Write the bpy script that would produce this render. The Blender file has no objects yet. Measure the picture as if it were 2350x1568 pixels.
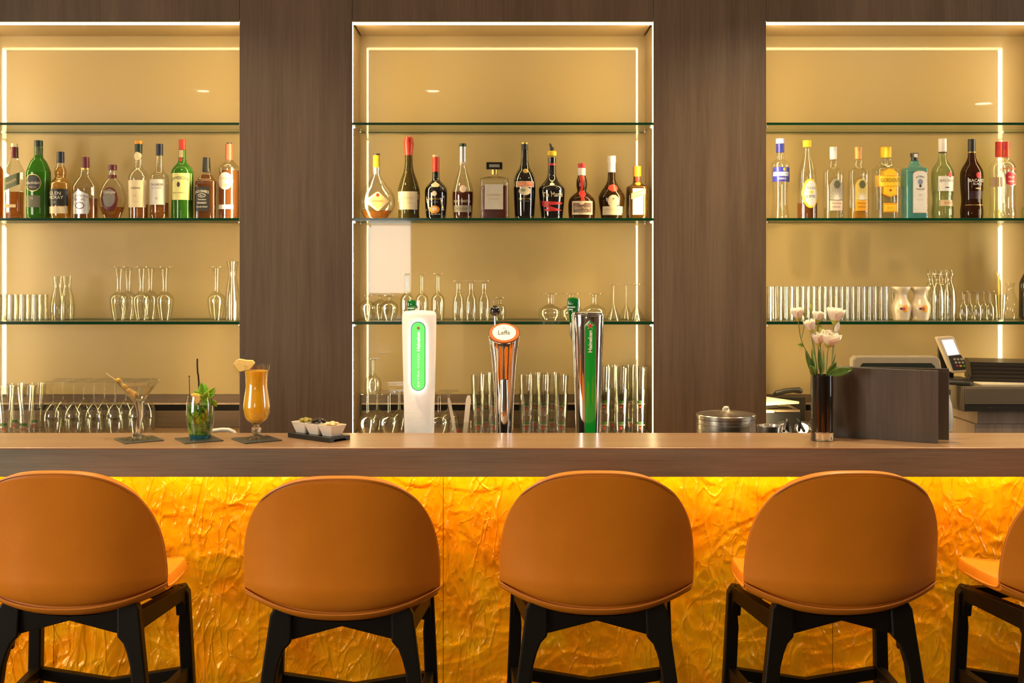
import bpy, bmesh, math, random
from mathutils import Vector, Matrix, noise
random.seed(7)
C = bpy.context.scene
COL = C.collection
PI = math.pi
# ---------------------------------------------------------------- camera
F, CX, CY, CZ = 2714.0, 1142.0, 605.0, 1.595      # focal length, principal point (in pixels of 2350x1568), eye height
cam = bpy.data.cameras.new('camera'); camo = bpy.data.objects.new('camera', cam); COL.objects.link(camo)
cam.sensor_width = 36; cam.lens = F / 2350 * 36
cam.shift_x = (1175 - CX) / 2350; cam.shift_y = (CY - 784) / 2350
camo.location = (0, 0, CZ); camo.rotation_euler = (PI / 2, 0, 0)
cam.clip_start = 0.05
C.camera = camo
# ---------------------------------------------------------------- world, exposure
w = bpy.data.worlds.new('world'); C.world = w; w.use_nodes = True
w.node_tree.nodes['Background'].inputs[0].default_value = (0.75, 0.85, 1, 1)
w.node_tree.nodes['Background'].inputs[1].default_value = 0.15
C.view_settings.view_transform = 'Standard'; C.view_settings.look = 'None'
C.view_settings.exposure = 0.06; C.view_settings.gamma = 1; C.view_settings.use_curve_mapping = False
cy = C.cycles
cy.max_bounces = 8; cy.diffuse_bounces = 3; cy.glossy_bounces = 4; cy.transmission_bounces = 8; cy.transparent_max_bounces = 48
cy.caustics_reflective = False; cy.caustics_refractive = False; cy.sample_clamp_indirect = 4; cy.use_denoising = True
cy.blur_glossy = 0.5
LED, LED_BAR = 42.0, 33.0
WARM = (1, .74, .36)
def area(name, loc, rot, sx, sy, e, col):
    l = bpy.data.lights.new(name, 'AREA'); l.shape = 'RECTANGLE'; l.size = sx; l.size_y = sy; l.energy = e; l.color = col
    o = bpy.data.objects.new(name, l); COL.objects.link(o); o.location = loc; o.rotation_euler = rot; return o
def spot(loc, e, ang=80, col=(1, .78, .5), r=.03, rot=(0, 0, 0), blend=1.0):
    l = bpy.data.lights.new('ceiling_spot', 'SPOT'); l.energy = e; l.color = col; l.spot_size = math.radians(ang); l.spot_blend = blend; l.shadow_soft_size = r
    o = bpy.data.objects.new('ceiling_spot', l); COL.objects.link(o); o.location = loc; o.rotation_euler = rot; return o
# daylight through the windows of the room behind and to the right of the camera
area('window_daylight', (-1.32, -3.93, 1.66), (PI / 2, 0, 0), .62, .82, 12.5, (1, .95, .88))
area('window_daylight', (4.93, 2.9, 1.6), (PI / 2, 0, PI / 2), 1.0, 1.6, 50, (.95, .97, 1))
area('window_daylight', (-4.43, .2, 1.6), (PI / 2, 0, -PI / 2), 2.0, 1.6, 150, (1, .88, .72))
for x in (-1.9, -.65, .6, 1.85): spot((x, 2.98, 2.76), 90, 95, (1, .74, .42))            # down onto the bar
for x in (-1.5, 0, 1.5): spot((x, 1.5, 2.76), 52, 120, (1, .72, .42))                    # over the guests' side
for x, e_ in ((-1.15, 30), (1.15, 58)): spot((x, 3.80, 2.76), e_*1.2, 150, (1, .74, .42))
for x in (-3, 0, 3): spot((x, -1.2, 2.76), 84, 140, (1, .76, .48))
# ---------------------------------------------------------------- helpers
def X(px, Y): return (px - CX) * Y / F
def Z(py, Y): return CZ + (CY - py) * Y / F
def P(px, py, Y): return Vector((X(px, Y), Y, Z(py, Y)))
def PY(z, Y): return CY + (CZ - z) * F / Y
def tag(o, label=None, cat=None, group=None, kind=None):
    if label: o['label'] = label
    if cat: o['category'] = cat
    if group: o['group'] = group
    if kind: o['kind'] = kind
    return o
def empty(name, loc, label=None, cat=None, group=None, rz=0, kind=None):
    o = bpy.data.objects.new(name, None); COL.objects.link(o); o.location = loc; o.rotation_euler.z = rz; o.empty_display_size = .02
    return tag(o, label, cat, group, kind)
class M:
    def __init__(s): s.v = []; s.f = []
    def add(s, vs, fs):
        b = len(s.v); s.v += [tuple(v) for v in vs]; s.f += [tuple(i + b for i in f) for f in fs]; return s
    def box(s, x0, x1, y0, y1, z0, z1, mat=None):
        vs = [Vector(p) for p in ((x0,y0,z0),(x1,y0,z0),(x1,y1,z0),(x0,y1,z0),(x0,y0,z1),(x1,y0,z1),(x1,y1,z1),(x0,y1,z1))]
        if mat: vs = [mat @ p for p in vs]
        return s.add(vs, [(0,3,2,1),(4,5,6,7),(0,1,5,4),(1,2,6,5),(2,3,7,6),(3,0,4,7)])
    def loft(s, rings, close=True, cap0=True, cap1=True):
        n = len(rings[0]); vs = [p for r in rings for p in r]; fs = []
        for i in range(len(rings) - 1):
            for j in range(n if close else n - 1):
                a = i*n+j; b = i*n+(j+1) % n; fs.append((a, b, b+n, a+n))
        if cap0: fs.append(tuple(range(n))[::-1])
        if cap1: fs.append(tuple(range((len(rings)-1)*n, len(rings)*n)))
        return s.add(vs, fs)
    def tube(s, pts, r, n=8, caps=True):
        pts = [Vector(p) for p in pts]; rings = []; up = None
        rr = r if hasattr(r, '__len__') else [r] * len(pts)
        for i, p in enumerate(pts):
            t = (pts[min(i+1, len(pts)-1)] - pts[max(i-1, 0)]).normalized()
            if up is None: up = t.orthogonal().normalized()
            up = (up - t * up.dot(t)).normalized(); sd = t.cross(up)
            rings.append([p + (up*math.cos(a) + sd*math.sin(a)) * rr[i] for a in (2*PI*k/n for k in range(n))])
        return s.loft(rings, True, caps, caps)
    def prism(s, poly, fn0, fn1):
        n = len(poly)
        return s.add([fn0(*p) for p in poly] + [fn1(*p) for p in poly], [tuple(range(n))[::-1], tuple(range(n, 2*n))] + [(i, (i+1) % n, n+(i+1) % n, n+i) for i in range(n)])
    def mesh(s, name, smooth=True):
        me = bpy.data.meshes.new(name); me.from_pydata(s.v, [], s.f); me.update()
        bm = bmesh.new(); bm.from_mesh(me); bmesh.ops.recalc_face_normals(bm, faces=bm.faces); bm.to_mesh(me); bm.free()
        if smooth:
            me.polygons.foreach_set('use_smooth', [True] * len(me.polygons))
        return me
    def build(s, name, mat, parent=None, smooth=True, loc=None, sharp=35):
        me = s.mesh(name, smooth); me.materials.append(mat)
        if smooth and sharp:
            me.set_sharp_from_angle(angle=math.radians(sharp))
        return place(name, me, parent, loc)
def place(name, me, parent=None, loc=None):
    o = bpy.data.objects.new(name, me); COL.objects.link(o)
    if parent: o.parent = parent
    if loc is not None: o.location = loc
    return o
def bevel(o, wd=.003, seg=2):
    m = o.modifiers.new('bevel', 'BEVEL'); m.width = wd; m.segments = seg; m.limit_method = 'ANGLE'; m.angle_limit = math.radians(40); return o
def subsurf(o, n=2):
    m = o.modifiers.new('sub', 'SUBSURF'); m.levels = n; m.render_levels = n; return o
def ring(r, z, n=2.0, depth=1.0, seg=28, dx=0, dy=0):
    out = []
    for k in range(seg):
        a = 2*PI*k/seg + (PI/seg if n > 2.5 else 0); c, s_ = math.cos(a), math.sin(a)
        out.append((dx + r*math.copysign(abs(c)**(2/n), c), dy + r*depth*math.copysign(abs(s_)**(2/n), s_), z))
    return out
def lathe(prof, n=2.0, depth=1.0, seg=28, cap0=True, cap1=True, m=None):
    """prof: (radius, z)"""
    m = m or M(); return m.loft([ring(max(r, 1e-5), z, n, depth, seg) for r, z in prof], True, cap0, cap1)
def copy_tree(o, parent=None):
    c = o.copy(); COL.objects.link(c); c.parent = parent
    for ch in o.children: copy_tree(ch, c)
    return c
# ---------------------------------------------------------------- materials
def nmat(name):
    m = bpy.data.materials.new(name); m.use_nodes = True; nt = m.node_tree; nt.nodes.clear()
    out = nt.nodes.new('ShaderNodeOutputMaterial'); return m, nt, out
def N(nt, typ, **kw):
    n = nt.nodes.new(typ)
    for k, v in kw.items(): setattr(n, k, v)
    return n
def noise_node(nt, scale, detail=4, stretch=(1, 1, 1), rough=.55, dist=0):
    tc = N(nt, 'ShaderNodeTexCoord'); mp = N(nt, 'ShaderNodeMapping'); mp.inputs['Scale'].default_value = stretch
    nz = N(nt, 'ShaderNodeTexNoise'); nz.inputs['Scale'].default_value = scale; nz.inputs['Detail'].default_value = detail
    nz.inputs['Roughness'].default_value = rough; nz.inputs['Distortion'].default_value = dist
    nt.links.new(tc.outputs['Object'], mp.inputs[0]); nt.links.new(mp.outputs[0], nz.inputs['Vector']); return nz
def ramp(nt, src, stops):
    r = N(nt, 'ShaderNodeValToRGB'); els = r.color_ramp.elements
    while len(els) < len(stops): els.new(.5)
    for e, (p, c) in zip(els, stops): e.position = p; e.color = (*c, 1)
    nt.links.new(src, r.inputs[0]); return r
def pbr(name, col, rough=.5, metal=0, coat=0, coat_r=.03, emit=None, es=0, var=.06, vs=30, bump=0, bs=200, spec=.5, sss=0, trans=0, ior=1.5, stretch=(1, 1, 1), aniso=0):
    m, nt, out = nmat(name); b = N(nt, 'ShaderNodeBsdfPrincipled'); nt.links.new(b.outputs[0], out.inputs[0])
    b.inputs['Roughness'].default_value = rough; b.inputs['Metallic'].default_value = metal
    b.inputs['Coat Weight'].default_value = coat; b.inputs['Coat Roughness'].default_value = coat_r
    b.inputs['Specular IOR Level'].default_value = spec; b.inputs['IOR'].default_value = ior
    b.inputs['Transmission Weight'].default_value = trans
    if sss: b.inputs['Subsurface Weight'].default_value = sss; b.inputs['Subsurface Radius'].default_value = (.02, .015, .01); b.inputs['Subsurface Scale'].default_value = .3
    if aniso: b.inputs['Anisotropic'].default_value = aniso
    if var:
        nz = noise_node(nt, vs, 3, stretch); r = ramp(nt, nz.outputs[0], [(.3, [c*(1-var) for c in col]), (.7, [min(1, c*(1+var)) for c in col])])
        nt.links.new(r.outputs[0], b.inputs['Base Color'])
    else: b.inputs['Base Color'].default_value = (*col, 1)
    if emit: b.inputs['Emission Color'].default_value = (*emit, 1); b.inputs['Emission Strength'].default_value = es
    if bump:
        nb = noise_node(nt, bs, 3, stretch); bp = N(nt, 'ShaderNodeBump'); bp.inputs['Strength'].default_value = bump; bp.inputs['Distance'].default_value = .001
        nt.links.new(nb.outputs[0], bp.inputs['Height']); nt.links.new(bp.outputs[0], b.inputs['Normal'])
    return m
def emis(name, col, s):
    m, nt, out = nmat(name); e = N(nt, 'ShaderNodeEmission'); e.inputs[0].default_value = (*col, 1); e.inputs[1].default_value = s
    nt.links.new(e.outputs[0], out.inputs[0]); return m
def wood(name, dark, light, axis='z', rough=.42, sc=1.0, coat=0.0, coat_r=.25, cont=1.0):
    m, nt, out = nmat(name); b = N(nt, 'ShaderNodeBsdfPrincipled'); nt.links.new(b.outputs[0], out.inputs[0])
    st = {'z': (1, 1, .06), 'x': (.06, 1, 1)}[axis]
    a = noise_node(nt, 14*sc, 6, st, .6, .4); f = noise_node(nt, 140*sc, 4, {'z': (1, 1, .025), 'x': (.025, 1, 1)}[axis], .7)
    big = noise_node(nt, 3.2*sc, 2, st, .5)
    mx = N(nt, 'ShaderNodeMath', operation='MULTIPLY_ADD'); mx.inputs[1].default_value = .45; nt.links.new(f.outputs[0], mx.inputs[0])
    sm = N(nt, 'ShaderNodeMath', operation='MULTIPLY'); sm.inputs[1].default_value = .55; nt.links.new(a.outputs[0], sm.inputs[0]); nt.links.new(sm.outputs[0], mx.inputs[2])
    m2 = N(nt, 'ShaderNodeMath', operation='MULTIPLY_ADD'); m2.inputs[1].default_value = .35; nt.links.new(big.outputs[0], m2.inputs[0]); nt.links.new(mx.outputs[0], m2.inputs[2])
    r = ramp(nt, m2.outputs[0], [(.675 - .14/cont, dark), (.675 + .14/cont, light)])
    nt.links.new(r.outputs[0], b.inputs['Base Color']); b.inputs['Roughness'].default_value = rough
    b.inputs['Coat Weight'].default_value = coat; b.inputs['Coat Roughness'].default_value = coat_r
    bp = N(nt, 'ShaderNodeBump'); bp.inputs['Strength'].default_value = .25; bp.inputs['Distance'].default_value = .0006
    nt.links.new(f.outputs[0], bp.inputs['Height']); nt.links.new(bp.outputs[0], b.inputs['Normal']); return m
def thin_glass(name, tint=(.975, .98, .955), edge=(.88, .85, .72), refl=.07, gain=.42, power=3.0, rough=.02, tr=0.0, tcol=(1, 1, 1), bump=0):
    """thin walled glass or clear liquid: transparent, with a Fresnel reflection and a denser rim"""
    m, nt, out = nmat(name); lw = N(nt, 'ShaderNodeLayerWeight'); lw.inputs[0].default_value = .5
    pw = N(nt, 'ShaderNodeMath', operation='POWER'); pw.inputs[1].default_value = power; nt.links.new(lw.outputs['Facing'], pw.inputs[0])
    fc = N(nt, 'ShaderNodeMath', operation='MULTIPLY_ADD', use_clamp=True); fc.inputs[1].default_value = gain; fc.inputs[2].default_value = refl; nt.links.new(pw.outputs[0], fc.inputs[0])
    mc = N(nt, 'ShaderNodeMix', data_type='RGBA'); mc.inputs[6].default_value = (*tint, 1); mc.inputs[7].default_value = (*edge, 1); nt.links.new(pw.outputs[0], mc.inputs[0])
    t = N(nt, 'ShaderNodeBsdfTransparent'); nt.links.new(mc.outputs[2], t.inputs[0])
    g = N(nt, 'ShaderNodeBsdfGlossy'); g.inputs['Roughness'].default_value = rough; g.inputs[0].default_value = (1, 1, 1, 1)
    if bump:
        nb = noise_node(nt, bump, 3); bp = N(nt, 'ShaderNodeBump'); bp.inputs['Strength'].default_value = .5; bp.inputs['Distance'].default_value = .002
        nt.links.new(nb.outputs[0], bp.inputs['Height']); nt.links.new(bp.outputs[0], g.inputs['Normal'])
    mx = N(nt, 'ShaderNodeMixShader'); nt.links.new(fc.outputs[0], mx.inputs[0]); nt.links.new(t.outputs[0], mx.inputs[1]); nt.links.new(g.outputs[0], mx.inputs[2])
    last = mx
    if tr:
        d = N(nt, 'ShaderNodeBsdfDiffuse'); d.inputs[0].default_value = (*tcol, 1); m2 = N(nt, 'ShaderNodeMixShader'); m2.inputs[0].default_value = tr
        nt.links.new(mx.outputs[0], m2.inputs[1]); nt.links.new(d.outputs[0], m2.inputs[2]); last = m2
    nt.links.new(last.outputs[0], out.inputs[0]); return m
def solid_glass(name, col=(1, 1, 1), rough=0.0, ior=1.5):
    m, nt, out = nmat(name); g = N(nt, 'ShaderNodeBsdfGlass'); g.inputs[0].default_value = (*col, 1); g.inputs['Roughness'].default_value = rough; g.inputs['IOR'].default_value = ior
    nt.links.new(g.outputs[0], out.inputs[0]); return m
def leather(name):
    m, nt, out = nmat(name); b = N(nt, 'ShaderNodeBsdfPrincipled'); nt.links.new(b.outputs[0], out.inputs[0])
    nz = noise_node(nt, 9, 3); r = ramp(nt, nz.outputs[0], [(.3, (.64, .20, .008)), (.7, (.70, .225, .011))]); nt.links.new(r.outputs[0], b.inputs['Base Color'])
    b.inputs['Roughness'].default_value = .42; b.inputs['Specular IOR Level'].default_value = .45
    tc = N(nt, 'ShaderNodeTexCoord'); vo = N(nt, 'ShaderNodeTexVoronoi'); vo.inputs['Scale'].default_value = 420; nt.links.new(tc.outputs['Object'], vo.inputs['Vector'])
    bp = N(nt, 'ShaderNodeBump'); bp.inputs['Strength'].default_value = .14; bp.inputs['Distance'].default_value = .0008; nt.links.new(vo.outputs[0], bp.inputs['Height']); nt.links.new(bp.outputs[0], b.inputs['Normal'])
    return m
MT = {}
MT['wall_wood'] = wood('wall_wood', (.128, .082, .050), (.222, .150, .096), 'z')
MT['lintel_wood'] = MT['wall_wood']
MT['counter'] = wood('counter_wood', (.26, .150, .075), (.36, .215, .115), 'x', rough=.36, coat=.4, coat_r=.2)
MT['fascia'] = wood('fascia_wood', (.108, .110, .088), (.195, .196, .160), 'x', sc=1.6)
MT['splash'] = wood('splash_wood', (.11, .07, .042), (.17, .11, .07), 'x')
MT['plinth'] = wood('plinth_wood', (.38, .26, .17), (.52, .38, .26), 'z')
MT['menu'] = wood('menu_wood', (.058, .046, .036), (.098, .080, .064), 'z', sc=1.6)
MT['dark'] = pbr('dark_wood', (.006, .004, .002), .45, var=.15, spec=.22)
MT['gold'] = pbr('gold_lacquered_glass', (.45, .325, .145), .35, coat=1, coat_r=.02, var=.03, vs=2); MT['gold'].node_tree.nodes['Principled BSDF'].inputs['Coat IOR'].default_value = 1.6
MT['liner'] = pbr('niche_lining', (.42, .29, .14), .45, var=.05, vs=4)
MT['led'] = emis('led_strip_light', (1, .79, .40), LED)
MT['led_top'] = emis('led_strip_light_top', (1, .77, .37), LED*.36)
MT['led_bar'] = emis('led_bar_light', (1, .86, .22), LED_BAR)
MT['lamp'] = emis('lamp_disc', (1, .86, .62), 22)
MT['ceiling'] = pbr('ceiling_paint', (.42, .37, .3), .8, var=.03)
MT['paint'] = pbr('wall_paint', (.28, .21, .14), .8, var=.04)
MT['floor'] = pbr('floor_tile', (.09, .065, .045), .35, var=.15, vs=6)
MT['shelf'] = thin_glass('shelf_glass', (.975, .99, .97), (.86, .93, .84), .05, .5, 4)
MT['shelf_edge'] = pbr('shelf_edge_glass', (.004, .06, .022), .12, var=.1, vs=3, coat=.6)
MT['chrome'] = pbr('chrome', (.82, .8, .77), .06, 1, var=0)
MT['steel'] = pbr('brushed_steel', (.80, .74, .64), .24, 1, var=.04, bump=.05)
MT['leather'] = leather('tan_leather')
MT['piping'] = pbr('leather_piping', (.62, .21, .025), .4, var=.05)
MT['glass'] = thin_glass('clear_glass')
MT['glass2'] = thin_glass('clear_glass_thick', (.97, .97, .945), (.78, .75, .62), .09, .55, 2.6)
MT['vase'] = thin_glass('vase_glass', (.97, .97, .95), (.8, .8, .7), .03, .35, 3)
MT['sglass'] = solid_glass('solid_glass')
MT['blueglass'] = pbr('blue_glass_base', (.02, .22, .34), .05, trans=.5, var=.1, coat=1)
def opq(name, col, rough=.45, **k):
    if name not in MT: MT[name] = pbr(name, col, rough, var=k.pop('var', .04), **k)
    return MT[name]
# ================================================================ setting
YW, YB = 4.60, 4.90                     # front plane of the panelled wall, plane of the lacquered glass at the back of the niches
ZT, ZC = 1.12, 0.917                    # top of the bar, top of the back counter
ROOM = (-4.5, 5.0, -4.0, 4.97, 2.8)
def struct(name, m, mat, parent=None, smooth=False):
    o = m.build(name, mat, parent, smooth); return tag(o, kind='structure') if parent is None else o
struct('floor', M().box(ROOM[0], ROOM[1], ROOM[2], ROOM[3], -.05, 0), MT['floor'])
struct('ceiling', M().box(ROOM[0], ROOM[1], ROOM[2], ROOM[3], 2.8, 2.85), MT['ceiling'])
struct('wall_left', M().box(ROOM[0]-.05, ROOM[0], ROOM[2], ROOM[3], 0, 2.8), MT['paint'])
struct('wall_right', M().box(ROOM[1], ROOM[1]+.05, ROOM[2], ROOM[3], 0, 2.8), MT['paint'])
struct('wall_front', M().box(ROOM[0], ROOM[1], ROOM[2]-.05, ROOM[2], 0, 2.8), MT['paint'])
wb = M().box(ROOM[0], ROOM[1], 4.91, 4.97, 0, 2.8).build('wall_back', MT['paint'], None, False); tag(wb, kind='structure')
NICHES = [(-130, 550), (808, 1500), (1758, 2438)]
ZN = Z(50, YW)
def panel(x0, x1, z0, z1, g=.0012):
    o = M().box(x0+g, x1-g, YW, YW+.006, z0, z1).build('panel', MT['wall_wood'], wb, False); bevel(o, .0012, 1)
edges = [ROOM[0], X(-388, YW)] + [X(p, YW) for n in NICHES for p in n] + [X(2696, YW), ROOM[1]]
panel(edges[0], edges[1], .0, 2.799)
for i in (1, 3, 5, 7): panel(edges[i], edges[i+1], 0, 2.799, -.0003)
panel(edges[8], edges[9], 0, 2.799)
for a, b in NICHES:
    xa, xb = X(a, YW), X(b, YW)
    panel(xa, xb, ZN, 2.799); panel(xa, xb, 0, ZC - .03)
    for s, xx in ((0, xa), (1, xb)):
        t = .0045
        x0, x1 = (xx - .018, xx - t) if s == 0 else (xx + t, xx + .018)
        M().box(x0, x1, YW + .0065, YB - .0005, ZC + .001, ZN + .02).build('niche_side', MT['liner'], wb, False)
    M().box(xa + .0035, xb - .0035, YW + .0065, YB - .0005, ZN + .0018, ZN + .015).build('niche_top', MT['liner'], wb, False)
    M().box(xa - .015, xb + .015, YB, YB + .008, Z(905, YB), ZN + .02).build('back_glass', MT['gold'], wb, False)
    M().box(xa + .0035, xb - .0035, YB - .006, YB - .0008, Z(924, YB), Z(905.5, YB)).build('splash_board', MT['splash'], wb, False)
    M().box(xa + .0035, xb - .0035, YB - .012, YB - .0008, Z(928, YB), Z(924.2, YB)).build('splash_trim', MT['plinth'], wb, False)
    M().box(xa + .0035, xb - .0035, YB - .004, YB - .0008, Z(942, YB), Z(928.2, YB)).build('splash_groove', MT['dark'], wb, False)
    M().box(xa + .0035, xb - .0035, YB - .010, YB - .0008, ZC + .001, Z(942.2, YB)).build('splash_board', MT['splash'], wb, False)
# windows of the room, behind and beside the camera
win_mat = pbr('window_frame_paint', (.5, .48, .44), .5)
def window(name, fn):
    e = empty(name, (0, 0, 0), kind='structure')
    for a in ((-.55, -.47, -.8, .8), (.47, .55, -.8, .8), (-.47, .47, .74, .8), (-.47, .47, -.8, -.74), (-.02, .02, -.74, .74)):
        m = M().box(a[0], a[1], -.02, .02, a[2], a[3]); m.v = [fn(*v) for v in m.v]; m.build('window_frame', win_mat, e, False)
window('window_1', lambda x, y, z: (-1.32 + x*.7, -3.978 + y, 1.66 + z*.56))
window('window_3', lambda x, y, z: (-4.478 + y, .2 + x*2.15, 1.6 + z*1.08))
window('window_2', lambda x, y, z: (4.978 + y, 2.9 + x, 1.6 + z*1.05))
# ceiling downlights
def downlight(x, y, r=.055, lab=''):
    e = empty('ceiling_downlight', (x, y, 2.8), lab, 'lamp', 'recessed ceiling downlights')
    lathe([(r, -.004), (r, -.0015)], seg=24).build('light_disc', MT['lamp'], e)
    m = M(); m.loft([ring(r+.001, -.0015, seg=24), ring(r+.001, -.008, seg=24), ring(r+.016, -.006, seg=24), ring(r+.018, -.001, seg=24)], True, False, False); m.build('trim_ring', MT['steel'], e)
for (px, py, k, lab) in ((466, 207, .8, 'left'), (994, 207, .8, 'middle'), (2257, 236, 1.1, 'right')):
    Ya = (2.8 - CZ) * F / (CY - py); downlight(X(px, Ya), 2*YB - Ya, .055*k, 'recessed ceiling downlight mirrored in the gold glass of the %s niche' % lab)
# ---------------------------------------------------------------- LED strips of the niches, glass shelves
SH = [(281.5, 287.5), (500.5, 507), (738, 745)]
ZS = [Z(a, YW) for a, b in SH]
glow_trim_mat = pbr('painted_glow_trim', (.75, .5, .22), .35, .6, var=.02)  # trim whose warm colour stands in for strip glow on the niche edges
names = ['left', 'middle', 'right']
for k, (a, b) in enumerate(NICHES):
    xa, xb = X(a, YW) - .0044, X(b, YW) + .0044
    e = empty('led_strip', ((xa+xb)/2, YW, ZN), 'warm white light strip framing the %s bottle niche' % names[k], 'lamp', 'light strips around the niches')
    cxn = (xa+xb)/2
    def bx(x0, x1, z0, z1, y0=-.003, y1=.009): return M().box(x0-cxn, x1-cxn, y0, y1, z0-ZN, z1-ZN)
    zt = ZN + .0015; D0, DL = .0068, .042
    bx(xa, xb, zt - .0050, zt - .0002, D0, DL).build('strip', MT['led_top'], e, False)
    bx(xa + .0055, xb - .0055, ZN - .0012, ZN - .0002, .0005, .0062).build('glow_trim', glow_trim_mat, e, False)
    tops = [zt - .0045] + [Z(s[1], YW) - .0003 for s in SH]; bots = [z + .0003 for z in ZS] + [ZC + .001]
    for s in (0, 1):
        x0, x1 = (xa + .0002, xa + .0035) if s == 0 else (xb - .0035, xb - .0002)
        for t, bb in zip(tops, bots): bx(x0, x1, bb, t, D0, DL).build('strip', MT['led'], e, False)
        x0, x1 = (xa + .0049, xa + .0053) if s == 0 else (xb - .0053, xb - .0049)
        bx(x0, x1, ZC+.0005, ZN - .0015, .0005, .0062).build('glow_trim', glow_trim_mat, e, False)
    # shelves
    for j, (p0, p1) in enumerate(SH):
        zt_, zb_ = Z(p0, YW), Z(p1, YW); xs, xe = xa + .0058, xb - .0058
        s = empty('glass_shelf', (cxn, YW, zb_), 'green edged glass shelf, %s one in the %s niche' % (('upper empty', 'bottle carrying middle', 'glassware carrying lower')[j], names[k]), 'shelf', 'glass shelves in the niches')
        h = zt_ - zb_; d = YB - .004 - YW
        M().box(xs-cxn, xe-cxn, -.0005, d-.003, 0, h).build('shelf_pane', MT['shelf'], s, False)
        M().box(xs-cxn, xe-cxn, -.004, -.0008, .0003, h-.0003).build('front_edge', MT['shelf_edge'], s, False)
        M().box(xs-cxn, xe-cxn, d-.0028, d, .002, h-.002).build('back_edge', MT['shelf_edge'], s, False)
        for sx in (0, 1):
            for yy in (.03, .2):
                x = (xs + .006 if sx == 0 else xe - .006) - cxn
                lathe([(.004, 0), (.006, .002), (.006, .006), (.004, .008)], seg=12).build('shelf_pin', MT['chrome'], s, loc=(x, yy, -.0085))
# ---------------------------------------------------------------- back counter
bc = empty('back_counter', (0, 4.5, 0), 'long wooden back counter under the niches carrying the glasses', 'counter')
M().box(-4.45, 4.95, -.3, -.0, ZC-.03, ZC).build('worktop', MT['counter'], bc, False)
for a, b in NICHES:
    pass
M().box(-4.45, 4.95, 0.0, YW-4.5-.001, ZC-.03, ZC).build('worktop_back', MT['counter'], bc, False)
for a, b in NICHES:
    M().box(X(a, YW)-.003, X(b, YW)+.003, YW+.0005, YB-.013, ZC-.03, ZC).build('niche_base', MT['counter'], wb, False)
for i in range(12):
    x0 = -4.4 + i*.775
    M().box(x0, x0+.77, -.27, -.25, .1, ZC-.035).build('cabinet_door', MT['wall_wood'], bc, False)
M().box(-4.4, 4.9, -.249, .09, .02, ZC-.031).build('cabinet_body', MT['dark'], bc, False)
# ---------------------------------------------------------------- bar
YF, YK, YP = 3.05, 3.316, 3.20
bar = empty('bar_counter', (0, YF, 0), 'long wooden bar counter with a glowing amber resin front', 'bar counter')
bevel(M().box(-3.2, 3.6, 0, YK-YF, ZT-.004, ZT).build('bar_top', MT['counter'], bar, False), .001, 1)
bevel(M().box(-3.2, 3.6, 0, .04, Z(1095, YF), ZT-.0042).build('fascia', MT['fascia'], bar, False), .001, 1)
M().box(-3.2, 3.6, .0402, YK-YF-.002, ZT-.06, ZT-.0042).build('top_core', MT['dark'], bar, False)
M().box(-3.2, 3.6, YP-YF+.02, YK-YF-.01, 0.0, ZT-.0602).build('bar_body', MT['dark'], bar, False)
struct_top = .95
M().box(-3.2, 3.6, YK-YF-.0095, YK-YF+.5, struct_top-.03, struct_top).build('service_worktop', MT['steel'], bar, False)
M().box(-3.2, 3.6, YK-YF+.0, YK-YF+.45, .05, struct_top-.0302).build('under_bar_cabinet', MT['dark'], bar, False)
# crumpled amber resin panels
m, nt, out = nmat('amber_resin'); bs_ = N(nt, 'ShaderNodeBsdfPrincipled'); nt.links.new(bs_.outputs[0], out.inputs[0])
nz = noise_node(nt, 5.5, 4, (1, 1, 1), .6, .8); rp = ramp(nt, nz.outputs[0], [(.34, (.86, .24, .0015)), (.5, (.88, .30, .002)), (.66, (.86, .37, .003))]); nt.links.new(rp.outputs[0], bs_.inputs['Base Color'])
bs_.inputs['Roughness'].default_value = .2; bs_.inputs['Specular IOR Level'].default_value = .6
bs_.inputs['Specular Tint'].default_value = (1, .75, .3, 1)
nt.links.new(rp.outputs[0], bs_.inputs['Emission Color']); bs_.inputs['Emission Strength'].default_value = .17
tc_ = N(nt, 'ShaderNodeTexCoord'); mp_ = N(nt, 'ShaderNodeMapping'); nt.links.new(tc_.outputs['Object'], mp_.inputs[0])
wn = N(nt, 'ShaderNodeTexNoise'); wn.inputs['Scale'].default_value = 9; wn.inputs['Detail'].default_value = 2; nt.links.new(mp_.outputs[0], wn.inputs['Vector'])
wm = N(nt, 'ShaderNodeVectorMath', operation='MULTIPLY_ADD'); wm.inputs[1].default_value = (.07, .07, .07); nt.links.new(wn.outputs['Color'], wm.inputs[0]); nt.links.new(mp_.outputs[0], wm.inputs[2])
acc = None
def addh(sock, k):
    global acc
    a_ = N(nt, 'ShaderNodeMath', operation='MULTIPLY_ADD'); a_.inputs[1].default_value = k; nt.links.new(sock, a_.inputs[0])
    if acc is not None: nt.links.new(acc, a_.inputs[2])
    acc = a_.outputs[0]
for sc_, am_ in ((8, .75), (19, .40)):                # flat facets
    v2 = N(nt, 'ShaderNodeTexVoronoi', feature='F1'); v2.inputs['Scale'].default_value = sc_; nt.links.new(wm.outputs[0], v2.inputs['Vector']); addh(v2.outputs['Distance'], am_)
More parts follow.
